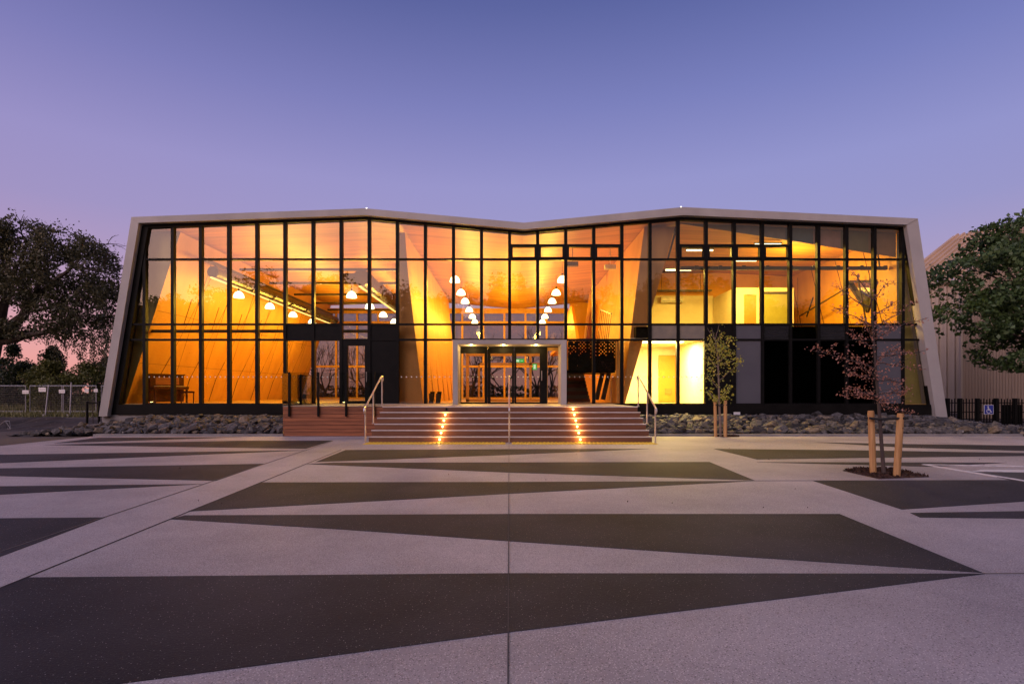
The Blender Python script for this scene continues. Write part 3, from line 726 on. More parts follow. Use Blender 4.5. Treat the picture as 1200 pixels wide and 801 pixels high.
# area lamps at the duct strips, plus added ceiling uplights without fittings
alight('strip_and_fill_lamp', (-12.86, 32.3, 6.36), 60, WARM, .08, 17)
alight('strip_and_fill_lamp', (-7.55, 34, 7.85), 110, WARM, .3, 12, (PI, 0, 0))
alight('strip_and_fill_lamp', (-11.2, 32, 6.9), 320, WARM, .3, 16, (PI, 0, 0))  # added uplight over the left hall, no strip here
alight('strip_and_fill_lamp', (0, 32, 6.8), 210, WARM, .3, 14, (PI, 0, 0))  # added uplight for the foyer ceiling
# floor uplights
for x, y, lab, Y in ((177.6, 472.2, 'glowing floor uplight beside the piano', 23.0), (402.8, 472.6, 'glowing floor uplight at the foot of the deck door', 22.15)):
    q = MB(); q.lathe([(.09, 0), (.09, .05), (.06, .06)], 12); q.lathe([(.055, .061), (.0, .075)], 12, mi=1)
    tag(q.build('floor_uplight', [M['steel'], M['uplight']], loc=(wx(x, Y), Y, 1.0)), lab, 'light')
# exit sign, then a glowing plate modelled for its reflection
q = MB(); q.box(-.22, .22, 0, .06, -.09, .09); q.box(-.16, -.02, -.004, -.001, -.05, .05, 1); q.box(.04, .16, -.004, -.001, -.012, .012, 1)
tag(q.build('exit_sign_and_reflection', [M['exit'], M['exit_w']], loc=(wx(609, 26.5), 26.5, wz(422.5, 26.5))), 'small green lit exit sign seen through the right sliding door', 'sign')
q = MB(); q.box(-.1, .1, 0, .06, -.14, .14); q.box(-.05, .05, -.004, -.001, -.1, .1, 1)
tag(q.build('exit_sign_and_reflection', [M['exit'], M['exit_w']], loc=(wx(626.5, 25.5), 25.5, wz(429.5, 25.5))), 'upright green reflection of the exit sign, modelled as a lit plate near the right door stile', 'sign')
# air conditioner
ac = empty('air_conditioner', (9.2, 30.95, 6.55)); tag(ac, 'white wall air conditioner on the upstairs cream wall', 'air conditioner')
q = MB(); q.prism([(-.25, .0), (0, -.04), (0, .32), (-.2, .32), (-.27, .2)], -.62, .62, 'x'); q.build('casing', M['ac'], ac)
q = MB(); q.box(-.55, .55, -.262, -.25, .03, .07); q.build('air_flap', M['grey_panel'], ac)
# projector/spot boxes hanging in the foyer ceiling
for x, y, lab in ((671, 309.5, 'grey box light under the foyer ceiling, left of its white pair'), (715, 313, 'white box light under the foyer ceiling beside the right mullions')):
    Y = 25; q = MB(); q.box(-.25, .25, -.12, .12, -.1, .1); q.bar((0, 0, .1), (0, 0, 1.0), .03)
    tag(q.build('ceiling_speaker', M['ac'] if x > 700 else M['duct'], loc=(wx(x, Y), Y, wz(y, Y))), lab, 'light')
# upright piano and stool
pn = empty('upright_piano', (wx(196, 23.9), 23.9, 1.0), math.radians(62)); tag(pn, 'dark mahogany upright piano behind the leftmost panes', 'piano')
q = MB(); q.box(-.72, .72, -.02, .32, .06, 1.22); q.build('case', M['piano'], pn)
q = MB(); q.box(-.76, .76, -.06, .36, 1.22, 1.27); q.build('lid', M['piano'], pn)
q = MB(); q.box(-.74, .74, -.36, -.02, .60, .72); q.build('keybed', M['piano'], pn)
q = MB(); q.box(-.62, .62, -.33, -.12, .722, .745); q.build('keys', M['ivory'], pn)
for s in (-.68, .68):
    q = MB(); q.lathe([(.05, 0), (.035, .1), (.05, .3), (.035, .5), (.055, .60)], 10, (s, -.30, 0)); q.build('leg', M['piano'], pn)
q = MB(); q.box(-.5, .5, -.03, -.02, .8, 1.12); q.build('music_panel', M['deckwood'], pn)
ps_ = empty('piano_stool', (wx(222, 23.9), 23.75, 1.0), .5); tag(ps_, 'small dark piano stool on thin legs beside the piano', 'stool')
q = MB(); q.box(-.27, .27, -.18, .18, .44, .52); q.build('seat', M['piano'], ps_)
for sx in (-.23, .23):
    for sy in (-.14, .14):
        q = MB(); q.bar((sx, sy, 0), (sx, sy, .44), .035); q.build('leg', M['piano'], ps_)
# two dark boards leaning in the foyer
for x, lab in ((505, 'dark board leaning in the foyer, left one of two'), (513, 'dark board leaning in the foyer, right one of two')):
    q = MB(); q.prism([(-.1, 0), (.1, 0), (.16, .5), (-.02, .5)], -.02, .14); q.box(-.08, .1, -.028, -.021, .08, .42, 1)
    tag(q.build('loudspeaker', [M['black'], M['steel']], loc=(wx(x, 24.0), 24.0, 1.0)), lab, 'speaker')

# ------------------------------------------------------------------ entrance steps
es = empty('entrance_steps', (0, 16, 0)); tag(es, 'broad red brown entrance steps with pale nosings and small lights', 'steps')
XS0, XS1 = -4.1, 4.2; RH, TD = 1 / 6, .36
prof = []
for j in range(6):
    y = 16.0 + TD * j; prof += [(y, RH * j), (y, RH * (j + 1) - (.012 if j == 5 else 0))]
prof += [(22.22, .988), (22.22, 0)]
q = MB(); q.prism(prof, XS0, XS1, 'x'); part(q, 'stair_flight', M['tread'], es)
q = MB(); q.box(XS0, XS1, 17.86, 22.23, .9885, 1.0); part(q, 'landing', M['landing'], es)
for j in range(6):
    y = 16.0 + TD * j; z = RH * (j + 1)
    q = MB(); q.box(XS0 - .01, XS1 + .01, y - .02, y + .055, z - .026, z + .006); part(q, 'nosing', M['nosing'], es)
for j in range(6):
    for X in (-2.02, 2.1):
        y = 16.0 + TD * j; z = RH * (j + .5)
        lit = not (j == 5 and X < 0)
        q = MB(); q.tube([(X, y - .012, z), (X, y + .02, z)], .045, 14); q.tube([(X, y - .02, z), (X, y - .013, z)], .034, 14, mi=1)
        o = part(q, 'step_light', [M['steel'], M['steplight'] if lit else M['black']], es)
        if lit: plight('step_glow', (X, y - .14, z + .03), 5.0, (1, .5, .12), .03)
tc = empty('tactile_strip', (0, 15.7, 0)); tag(tc, 'yellow tactile paving strip of studs along the foot of the steps', 'tactile paving')
for x0, x1 in ((XS0, -.09), (.09, XS1)):
    q = MB(); q.box(x0, x1, 15.36, 15.92, -.01, .012); nxx = int((x1 - x0) / .11)
    for i in range(nxx):
        for j in range(5):
            q.lathe([(.032, .0), (.024, .012)], 6, (x0 + .07 + i * .11, 15.42 + j * .11, .011))
    part(q, 'tactile_tile', M['tactile'], tc)
q = MB(); q.box(4.25, 5.9, 15.5, 18.0, -.01, .006); tag(q.build('paving_inlay', M['tactile']), kind='structure') if False else None

def handrail(X, lab, mid=True, y0=15.85, y1=17.95):
    h = empty('handrail', (X, y0, 0)); tag(h, lab, 'handrail', 'handrails on the entrance steps')
    zt = 1.0; ztop = 2.0
    q = MB(); q.tube([(X, y0 + .02, .84), (X, y0 - .09, .86), (X, y0 - .13, .93), (X, y0 - .09, zt), (X, y0, zt + .02), (X, y1 - .12, ztop - .03), (X, y1, ztop), (X, y1 + .12, ztop - .03), (X, y1 + .14, ztop - .12), (X, y1 + .04, ztop - .16)], .024, 10)
    part(q, 'rail', M['stainless'], h)
    for y, z0, z1 in ((y0, 0, zt + .01), (y0 + (y1 - y0) * .45, .5 if X else .5, zt + .45), (y1, 1.0, ztop - .02)):
        q = MB(); q.tube([(X, y, z0), (X, y, z1)], .022, 10); q.tube([(X, y, z0), (X, y, z0 + .012)], .05, 12); part(q, 'post', M['stainless'], h)
handrail(-4.16, 'stainless handrail at the left edge of the steps, beside the timber deck')
handrail(4.26, 'stainless handrail at the right edge of the steps, beside the rocks')
handrail(.02, 'stainless handrail running down the middle of the steps')

# ------------------------------------------------------------------ timber deck and balustrade
dk = empty('timber_deck', (-5.9, 20, 0)); tag(dk, 'raised red brown timber deck left of the steps', 'deck')
q = MB()
for i in range(8): q.box(-7.52, -4.16, 18.30, 18.34, .005 + i * .123, .117 + i * .123)
part(q, 'front_boards', M['deckwood'], dk)
q = MB()
for i in range(8): q.box(-7.56, -7.525, 18.30, 22.2, .005 + i * .123, .117 + i * .123)
part(q, 'side_boards', M['deckwood'], dk)
q = MB(); q.box(-7.52, -4.16, 18.36, 22.2, 0, .955); part(q, 'deck_core', M['black'], dk)
q = MB()
for i in range(28): q.box(-7.56, -4.13, 18.28 + i * .141, 18.41 + i * .141, .985, 1.008)
part(q, 'deck_boards', M['landing'], dk)
gb = empty('glass_balustrade', (-5.9, 18.3, 1)); tag(gb, 'glass balustrade with black posts round the timber deck', 'balustrade')
for X in (-7.33, -6.36, -5.43, -4.49):
    q = MB(); q.box(X - .03, X + .03, 18.22, 18.278, .66, 2.14); part(q, 'post', M['black'], gb)
for y in (19.0, 20.0, 21.2):
    q = MB(); q.box(-7.64, -7.58, y - .03, y + .03, .66, 2.12); part(q, 'post', M['black'], gb)
xs = [-7.5, -6.38, -5.45, -4.51, -4.2]
for i, (x0, x1) in enumerate(((-7.30, -6.39), (-6.33, -5.46), (-5.40, -4.52), (-4.46, -4.2))):
    q = MB(); q.box(x0, x1, 18.245, 18.257, 1.03, 2.13); part(q, 'glass_panel', M['glass_rail'], gb)
for y0, y1 in ((18.35, 18.96), (19.04, 19.96), (20.04, 21.16)):
    q = MB(); q.box(-7.615, -7.603, y0, y1, 1.03, 2.11); part(q, 'glass_panel', M['glass_rail'], gb)

# ------------------------------------------------------------------ rock beds
def bed_z(y, x):
    t = max(0, min(1, (y - 18.4) / 3.2)); e = 1.0
    if x < -14: e = max(.12, 1 - (-14 - x) / 2.6)
    if x > 16.5: e = max(.15, 1 - (x - 16.5) / 3.2)
    return (.02 + .42 * t ** .8) * e
for x0, x1, lab in ((-17.0, -7.6, 'left'), (4.3, 19.6, 'right')):
    q = MB(); nx_, ny_ = int((x1 - x0) / .18), 22; rows = []
    for j in range(ny_ + 1):
        rows.append([(x0 + (x1 - x0) * i / nx_, 18.43 + 3.95 * j / ny_, bed_z(18.43 + 3.95 * j / ny_, x0 + (x1 - x0) * i / nx_) + random.uniform(-.05, .05)) for i in range(nx_ + 1)])
    b = len(q.v)
    for r in rows: q.v += r
    for j in range(ny_):
        for i in range(nx_):
            q.f.append((j * (nx_ + 1) + i, j * (nx_ + 1) + i + 1, (j + 1) * (nx_ + 1) + i + 1, (j + 1) * (nx_ + 1) + i)); q.mi.append(0)
    tag(q.build('rubble', M['rubble']), 'fine dark rubble packed under the %s rocks' % ('left' if lab == 'left' else 'right'), 'rubble', kind='stuff')

import bmesh
def rock_hull():
    bm = bmesh.new()
    for i in range(random.randint(11, 17)):
        d = Vector((random.gauss(0, 1), random.gauss(0, 1), random.gauss(0, 1))).normalized(); bm.verts.new(d * random.uniform(.75, 1.05))
    bmesh.ops.convex_hull(bm, input=bm.verts)
    return bm
rock_meshes = []
for r in range(18):
    bm = rock_hull(); bmesh.ops.bevel(bm, geom=list(bm.edges), offset=.05, segments=1, affect='EDGES', profile=.5)
    me = bpy.data.meshes.new('rock'); bm.to_mesh(me); bm.free()
    me.materials.append([M['rock'], M['rock_dark'], M['rock'], M['rock_warm'], M['rock'], M['rock_dark'], M['rock']][r % 7]); rock_meshes.append(me)
def small_rocks(x0, x1, n):
    q = MB()
    for _ in range(n):
        x = random.uniform(x0, x1); y = 18.5 + 3.7 * random.random() ** 1.2; s_ = random.uniform(.06, .14)
        bm = rock_hull(); b0 = len(q.v); R = Matrix.Rotation(random.uniform(0, 6), 3, 'Z'); mi = random.choice((0, 0, 1, 1, 2))
        bm.verts.index_update()
        for v in bm.verts:
            p = R @ v.co; q.v.append((x + p.x * s_ * 1.3, y + p.y * s_, bed_z(y, x) + .05 + p.z * s_ * .9))
        for f in bm.faces: q.f.append(tuple(b0 + v.index for v in f.verts)); q.mi.append(mi)
        bm.free()
    return q
def rock(x, y, z, s, lab, grp):
    o = bpy.data.objects.new('rock', random.choice(rock_meshes)); COL.objects.link(o)
    o.location = (x, y, z); o.scale = (s * random.uniform(.9, 1.35), s * random.uniform(.7, 1.1), s * random.uniform(.55, .85))
    o.rotation_euler = (random.uniform(-.5, .5), random.uniform(-.5, .5), random.uniform(0, 6.3)); tag(o, lab, 'rock', grp)
n_rock = 0
for x0, x1, num, lab, grp in ((-16.4, -7.75, 118, 'grey angular rock in the rock bed left of the timber deck', 'rocks in the bed left of the deck'),
                         (4.5, 19.2, 178, 'grey angular rock in the rock bed right of the steps', 'rocks in the bed right of the steps')):
    pts = []; tries = 0
    while len(pts) < num and tries < 20000:
        tries += 1
        x = random.uniform(x0, x1); y = 18.6 + 3.3 * random.random() ** 1.7
        if 6.9 < x < 8.1 and y < 19.7: continue
        s = random.choice((.16, .18, .21, .25, .29))
        if any((x - a) ** 2 + (y - b) ** 2 < (.6 * (s + t)) ** 2 for a, b, t in pts): continue
        pts.append((x, y, s)); rock(x, y, bed_z(y, x) + s * .28, s, lab, grp)
    n_rock += len(pts)
print('rocks', n_rock)
for x0, x1, n_, side in ((-16.6, -7.65, 900, 'left of the timber deck'), (4.4, 19.4, 1300, 'right of the steps')):
    tag(small_rocks(x0, x1, n_).build('small_rocks', [M['rock'], M['rock_dark'], M['rock_warm']]), 'small broken rocks filling the bed ' + side, 'rocks', kind='stuff')

# ------------------------------------------------------------------ trees
def tube_limb(mb, p, q, r0, r1, n=7, wob=.06, seg=5):
    p, q = Vector(p), Vector(q); L = (q - p).length; pts, rs = [], []
    off = Vector((0, 0, 0))
    for i in range(seg + 1):
        t = i / seg
        if 0 < i < seg: off = Vector((random.uniform(-1, 1), random.uniform(-1, 1), random.uniform(-1, 1))) * wob * L
        else: off = Vector((0, 0, 0))
        pts.append(p.lerp(q, t) + off * .6); rs.append(r0 + (r1 - r0) * t)
    mb.tube(pts, rs, n); return pts
def grow(mb, p, d, L, r, depth, tips, spread=.6, up=.1, n=5, ratio=.72, kids=(2, 3)):
    d = d.normalized(); q = p + d * L
    pts = tube_limb(mb, p, q, r, r * .62, n, .05, 3)
    tips.append((q, depth))
    if depth == 0: return
    for i in range(random.randint(*kids)):
        a = Vector((random.gauss(0, 1), random.gauss(0, 1), random.gauss(0, 1))); a = (a - d * a.dot(d)).normalized()
        nd = (d + a * spread * random.uniform(.6, 1.2) + Vector((0, 0, up))).normalized()
        base = q if i else p.lerp(q, random.uniform(.7, 1))
        grow(mb, base, nd, L * ratio * random.uniform(.8, 1.15), r * .62, depth - 1, tips, spread, up, max(4, n - 1), ratio, kids)

from mathutils import noise
def inpoly(x, y, P):
    c = False; j = len(P) - 1
    for i in range(len(P)):
        if (P[i][1] > y) != (P[j][1] > y) and x < (P[j][0] - P[i][0]) * (y - P[i][1]) / (P[j][1] - P[i][1]) + P[i][0]: c = not c
        j = i
    return c
def crown_fill(mb, P, holes, Y, depth, n, sizes, freq, thr, up, rim=9, asp=.55):
    """leaves through the whole volume of a crown whose side view is P, gathered in clumps with open gaps"""
    xs = [p[0] for p in P]; ys = [p[1] for p in P]; got = 0; tries = 0
    while got < n and tries < n * 30:
        tries += 1
        x, y = random.uniform(min(xs), max(xs)), random.uniform(min(ys), max(ys))
        jx, jy = x + random.gauss(0, rim * .45), y + random.gauss(0, rim * .45)
        if not inpoly(jx, jy, P): continue
        rx, ry = (x - sum(xs) / len(xs)) / (max(xs) - min(xs)) * 2, (y - sum(ys) / len(ys)) / (max(ys) - min(ys)) * 2
        dd = random.uniform(-1, 1) * depth * math.sqrt(max(.06, 1 - min(1, rx * rx * .9 + ry * ry * .8))); Yd = Y + dd
        p = Vector((wx(x, Y), Yd, wz(y, Y)))
        v = noise.noise(p * freq) + .5 * noise.noise(p * freq * 2.3 + Vector((7, 3, 1)))
        t = thr
        for hx_, hy_, hr_ in holes:
            d2 = ((x - hx_) ** 2 + (y - hy_) ** 2) / (hr_ * hr_)
            if d2 < 1: t += .9 * (1 - d2)
        if v < t: continue
        mb.leaf(p, random.choice(sizes), up, asp=asp); got += 1
# big spreading tree at the left edge
YT = 40.0
def tp(x, y, dy=0): Y = YT + dy; return Vector((wx(x, Y), Y, wz(y, Y)))
bt = empty('spreading_tree', (wx(-34, YT), YT, 0)); tag(bt, 'huge dark spreading tree at the left edge with drooping foliage', 'tree')
tk = MB(); base = tp(-34, 495); 
fork = tp(-8, 402)
tube_limb(tk, base, fork, .75, .55, 10, .03)
limbs = [((-8, 402), (45, 345), .42, .24), ((45, 345), (85, 312), .24, .1), ((45, 345), (60, 300), .2, .09), ((-8, 402), (10, 330), .38, .2), ((10, 330), (30, 285), .2, .08), ((10, 330), (-5, 275), .2, .08),
         ((-8, 402), (60, 388), .28, .16), ((60, 388), (118, 372), .16, .06), ((85, 312), (118, 318), .1, .05), ((85, 312), (95, 285), .1, .04), ((60, 388), (95, 408), .12, .04), ((10, 330), (50, 310), .12, .05), ((-8, 402), (20, 372), .2, .1), ((20, 372), (70, 355), .12, .05), ((70, 355), (125, 345), .08, .03)]
ends = []
for a, b, r0, r1 in limbs:
    d0, d1 = 0, 0
    pa, pb = tp(*a), tp(*b)
    pb = pb + Vector((0, random.uniform(-2, 2), 0)) if b not in [l[0] for l in limbs] else pb
    tube_limb(tk, pa, pb, r0, r1, 7, .05); ends.append((pb, r1))
tips = []
for p, r in ends:
    for _ in range(2):
        grow(tk, p, Vector((random.uniform(-.6, 1), random.gauss(0, .8), random.uniform(-.1, 1))), 1.0, min(r, .06), 2, tips, .8, .05, 5)
part(tk, 'trunk', M['bark'], bt)
cr = MB()
clumps = []
for (x, y, r) in [(-20, 275, 26), (5, 262, 20), (30, 268, 18), (48, 280, 16), (20, 295, 20), (-5, 310, 20), (62, 296, 15), (80, 300, 13), (92, 283, 12), (108, 300, 14), (120, 315, 13), (130, 335, 13), (100, 325, 16),
                  (75, 325, 13), (50, 318, 12), (133, 358, 10), (115, 352, 14), (92, 352, 12), (128, 378, 9), (108, 376, 11), (84, 380, 10), (62, 372, 9), (38, 300, 12), (-20, 330, 18), (15, 325, 9), (70, 345, 8), (55, 395, 10), (90, 398, 9), (118, 396, 9), (30, 385, 8), (10, 345, 8), (40, 345, 7)]:
    for _ in range(3):
        c = tp(x + random.gauss(0, r * .5), y + random.gauss(0, r * .45), random.uniform(-2.2, 2.2)); clumps.append((c, r / 16 * random.uniform(.6, .9)))
PL = [(-70, 262), (-30, 244), (5, 246), (25, 254), (44, 261), (58, 272), (72, 284), (82, 277), (92, 271), (104, 282), (116, 294), (124, 306), (133, 318), (141, 334), (142, 352), (137, 372), (131, 392), (122, 402), (108, 392), (96, 400), (80, 392), (60, 398), (48, 388), (36, 390), (20, 394), (4, 392), (-12, 398), (-70, 400)]
crown_fill(cr, PL, [(18, 352, 13), (8, 372, 9), (38, 370, 11), (72, 372, 9), (100, 345, 7), (28, 330, 7), (98, 312, 6), (60, 340, 7), (112, 385, 8)], YT, 3.4, 60000, (.14, .18, .24), .6, .06, -.5)
for p, dp in tips:
    if random.random() < .12:
        for _ in range(14): cr.leaf(p + Vector((random.gauss(0, .35), random.gauss(0, .35), random.gauss(0, .3))), .16, -.5)
for (x, y) in [(58, 395), (66, 402), (78, 395), (86, 405), (95, 402), (103, 398), (110, 405), (117, 400), (122, 405), (128, 398), (133, 402), (138, 392), (72, 398), (125, 412), (114, 415), (98, 415)]:
    for _ in range(3):
        p = tp(x + random.uniform(-5, 5), y - 12, random.uniform(-2, 2)); L = random.uniform(1.0, 2.6)
        for i in range(int(L * 34)):
            t = random.random(); cr.leaf(p + Vector((random.gauss(0, .09), random.gauss(0, .09), -L * t)), .17, -3, asp=.35)
part(cr, 'crown', M['leaf_gum'], bt)

def shrub(name, lab, x, y0, y1, w, Y, m, n, size, cone=False, grp=None):
    """shrub between photo rows y0 (top) and y1 (foot), w pixels wide, standing at depth Y"""
    X = wx(x, Y); z1 = wz(y0, Y); rw_ = w * Y / F / 2
    o = empty(name, (X, Y, 0)); tag(o, lab, 'shrub' if 'tree' not in name else 'tree', grp)
    s = MB(); s.tube([(0, 0, 0), (.1, 0, z1 * .5), (0, 0, z1 * .85)], [.1, .07, .02], 6)
    for _ in range(9):
        a = random.uniform(0, 6.3); zb2 = z1 * random.uniform(.1, .6)
        s.tube([(0, 0, zb2), (math.cos(a) * rw_ * .7, math.sin(a) * rw_ * .7, zb2 + z1 * .25)], [.04, .012], 5)
    s.build('trunk', M['bark'], o)
    c = MB()
    for k in range(44):
        a = random.uniform(0, 6.3); t = random.random()
        rr = rw_ * ((1 - t) if cone else math.sqrt(max(.05, 1 - (t * 2 - .9) ** 2 if t > .45 else 1))) * random.uniform(.3, 1)
        cc = Vector((math.cos(a) * rr, math.sin(a) * rr, z1 * (.06 + .9 * t))); cr_ = rw_ * random.uniform(.22, .4) * (.6 if cone else 1)
        for _ in range(n):
            d = Vector((random.gauss(0, 1), random.gauss(0, 1), random.gauss(0, .8))).normalized() * cr_ * random.random() ** .5
            p = cc + d
            if p.z > .02: c.leaf(p, size, .3)
    c.build('crown', m, o)
SG = 'shrubs behind the site fence'
shrub('conifer', 'dark pointed conifer behind the fence at the far left', 15, 402, 470, 66, 44, M['leaf_shrub'], 150, .2, True, SG)
shrub('shrub', 'dark rounded bush behind the fence, left of the pale green one', 30, 428, 470, 64, 43, M['leaf_shrub'], 170, .2, False, SG)
shrub('shrub', 'tall dark pointed bush under the spreading tree', 62, 406, 468, 84, 42, M['leaf_shrub'], 190, .2, True, SG)
shrub('shrub', 'yellow green rounded bush behind the fence signs', 60, 424, 472, 58, 38.5, M['leaf_lime'], 190, .17, False, SG)
shrub('shrub', 'olive bush filling the gap beside the white building leg', 104, 428, 470, 70, 40, M['leaf_lime'], 190, .17, False, SG)
shrub('shrub', 'narrow dark bush right against the white building leg', 126, 412, 470, 58, 43, M['leaf_shrub'], 170, .2, True, SG)
shrub('shrub', 'low dark bush at the photo corner beyond the fence end', -22, 420, 470, 66, 45, M['leaf_shrub'], 170, .2, False, SG)

# broad leaved tree at the right edge
YR = 23.6
rt = empty('broadleaf_tree', (wx(1236, YR), YR, 0)); tag(rt, 'dark glossy broadleaf tree overhanging the ribbed shed at the right edge', 'tree')
def rp(x, y, dy=0): return Vector((wx(x, YR + dy), YR + dy, wz(y, YR + dy)))
tk = MB(); tube_limb(tk, (wx(1236, YR), YR, 0), rp(1228, 400), .22, .17, 9, .02)
rl_ = [((1228, 400), (1200, 345), .12, .07), ((1200, 345), (1160, 322), .07, .03), ((1200, 345), (1172, 300), .06, .03), ((1172, 300), (1190, 265), .04, .02), ((1160, 322), (1120, 310), .03, .015), ((1228, 400), (1235, 320), .14, .08),
       ((1235, 320), (1215, 260), .07, .03), ((1228, 400), (1180, 392), .07, .03), ((1160, 322), (1140, 345), .025, .012), ((1180, 392), (1155, 372), .03, .012)]
for a, b, r0, r1 in rl_: tube_limb(tk, rp(*a), rp(*b), r0, r1, 7, .05)
part(tk, 'trunk', M['bark'], rt)
cr = MB()
PR = [(1290, 240), (1225, 236), (1200, 246), (1185, 247), (1172, 258), (1158, 266), (1156, 280), (1150, 290), (1138, 299), (1122, 307), (1106, 314), (1100, 324), (1108, 336), (1119, 343), (1114, 352), (1107, 364), (1108, 378), (1120, 385), (1133, 388), (1144, 380), (1148, 398), (1160, 402), (1155, 412), (1166, 424), (1182, 432), (1200, 436), (1240, 430), (1290, 420)]
crown_fill(cr, PR, [(1125, 350, 12), (1182, 318, 10), (1150, 340, 8), (1140, 310, 6), (1168, 288, 7), (1200, 300, 6), (1120, 365, 5), (1160, 365, 6)], YR, 1.7, 27000, (.13, .17, .21), 1.0, .07, .2, 6, .66)
part(cr, 'crown', M['leaf_dark'], rt)

def stake(x0, y0, x1, y1, Y, r, lab, grp):
    """timber stake from its foot (x0,y0) to its head (x1,y1)"""
    p = Vector((wx(x0, Y), Y, 0)); q = Vector((wx(x1, Y), Y, wz(y1, Y)))
    m_ = MB(); m_.tube([(0, 0, -.05), (q - p) * .97, (q - p)], [r, r * .97, r * .86], 12)
    return tag(m_.build('tree_stake', M['stake'], loc=tuple(p)), lab, 'stake', grp)
def mulch(pts, name, lab):
    w = [gp(x, y) for x, y in pts]; cx = sum(p[0] for p in w) / len(w); cy = sum(p[1] for p in w) / len(w)
    b = MB(); b.prism([(p[0], p[1]) for p in w], -.015, .01, 'z')
    mats = []
    for _ in range(900):
        t = [random.random() ** .8 for _ in w]; s = sum(t); p = Vector((sum(a * q[0] for a, q in zip(t, w)) / s, sum(a * q[1] for a, q in zip(t, w)) / s, 0))
        e = Vector((cx, cy, 0)); f = random.random()
        i = random.randrange(len(w)); j = (i + 1) % len(w); edge = Vector(w[i][:2] + (0,)).lerp(Vector(w[j][:2] + (0,)), random.random())
        p = e.lerp(edge, math.sqrt(f) * .98); p.z = .012 + random.uniform(0, .045) * (1 - f * .7)
        b.leaf(p, .08, 0, asp=.4)
    return tag(b.build(name, M['mulch']), lab, 'mulch', kind='stuff')

# blossom sapling in the plaza
YS = 9.57
mulch([(988, 551.5), (1003, 548.8), (1052, 549.6), (1089, 558.6), (1030, 561)], 'mulch', 'brown bark mulch bed under the blossom sapling')
sp_ = empty('sapling', (wx(1035, YS), YS, 0)); tag(sp_, 'slender staked sapling with pink leaves standing in the plaza', 'tree')
def s1(x, y, dy=0): Y = YS + dy; return Vector((wx(x, Y), Y, wz(y, Y)))
tk = MB(); tr = [s1(1036, 558), s1(1033, 520), s1(1031, 490), s1(1027, 440), s1(1024, 400), s1(1021, 350), s1(1018, 312)]
tk.tube(tr, [.034, .030, .027, .021, .015, .009, .004], 8)
fol = MB()
def sprig(a, b, r, nleaf, dy, size, fuzz, m=fol):
    p, q = s1(*a), s1(b[0], b[1], dy); pts = tube_limb(tk, p, q, r, r * .25, 5, .05, 5)
    for i in range(nleaf):
        t = random.random() ** .7; k = min(int(t * 5), 4); u = pts[k].lerp(pts[k + 1], t * 5 - k)
        m.leaf(u + Vector((random.gauss(0, fuzz), random.gauss(0, fuzz), random.gauss(0, fuzz))), size, .2, asp=.6)
    for _ in range(4):
        t = random.uniform(.3, .95); k = min(int(t * 5), 4); u = pts[k]
        v = u + Vector((random.gauss(0, .18), random.gauss(0, .15), random.uniform(0, .16))); tk.tube([u, v], [.005, .002], 4)
        for _ in range(nleaf // 9): m.leaf(u.lerp(v, random.uniform(.3, 1.1)) + Vector((random.gauss(0, fuzz), random.gauss(0, fuzz), random.gauss(0, fuzz))), size, .2, asp=.6)
for a, b, n in [((1026, 432), (955, 407), 70), ((1027, 445), (992, 405), 60), ((1026, 445), (990, 437), 60), ((1028, 463), (984, 463), 80), ((1028, 465), (995, 452), 50), ((1027, 445), (1060, 448), 50), ((1028, 462), (1066, 458), 80), ((1029, 475), (1072, 484), 50), ((1024, 425), (1054, 405), 40),
                ((1025, 418), (1080, 412), 50), ((1025, 410), (998, 392), 50), ((1023, 398), (1050, 385), 40), ((1022, 390), (1088, 372), 50), ((1022, 380), (972, 358), 45), ((1021, 372), (1052, 352), 45), ((1020, 360), (975, 335), 40), ((1020, 355), (1044, 328), 40), ((1019, 345), (1000, 318), 40), ((1023, 400), (1012, 372), 50), ((1022, 385), (1075, 352), 40), ((1028, 470), (1045, 470), 40), ((1026, 425), (1078, 432), 36)]:
    sprig(a, b, .011, n, random.uniform(-.35, .35), .042, .035)
for _ in range(160):
    z = random.uniform(1.3, 2.9); fol.leaf(s1(1026, 430) + Vector((random.gauss(0, .16), random.gauss(0, .16), z - 1.9)), .042, .2, asp=.6)
part(tk, 'trunk', M['bark'], sp_); part(fol, 'crown', M['leaf_pink'], sp_)
G1 = 'timber stakes of the blossom sapling'
stake(1023.5, 557, 1020.5, 481, YS + .12, .053, 'left and slightly farther pine stake of the plaza sapling', G1)
stake(1050.5, 562, 1055.5, 484, YS - .12, .055, 'right and slightly nearer pine stake of the plaza sapling', G1)
q = MB(); zz = wz(491, YS)
for k_, yy in ((0, -.065), (1, .065)):
    q.tube([(wx(1020.8, YS), YS + .12 + yy, zz + .02), (wx(1031, YS), YS + yy * .6, zz), (wx(1055, YS), YS - .12 + yy, zz + .03)], .022, 6)
tag(q.build('tree_tie', M['strap']), 'black rubber tie between the stakes of the plaza sapling', 'tree tie')

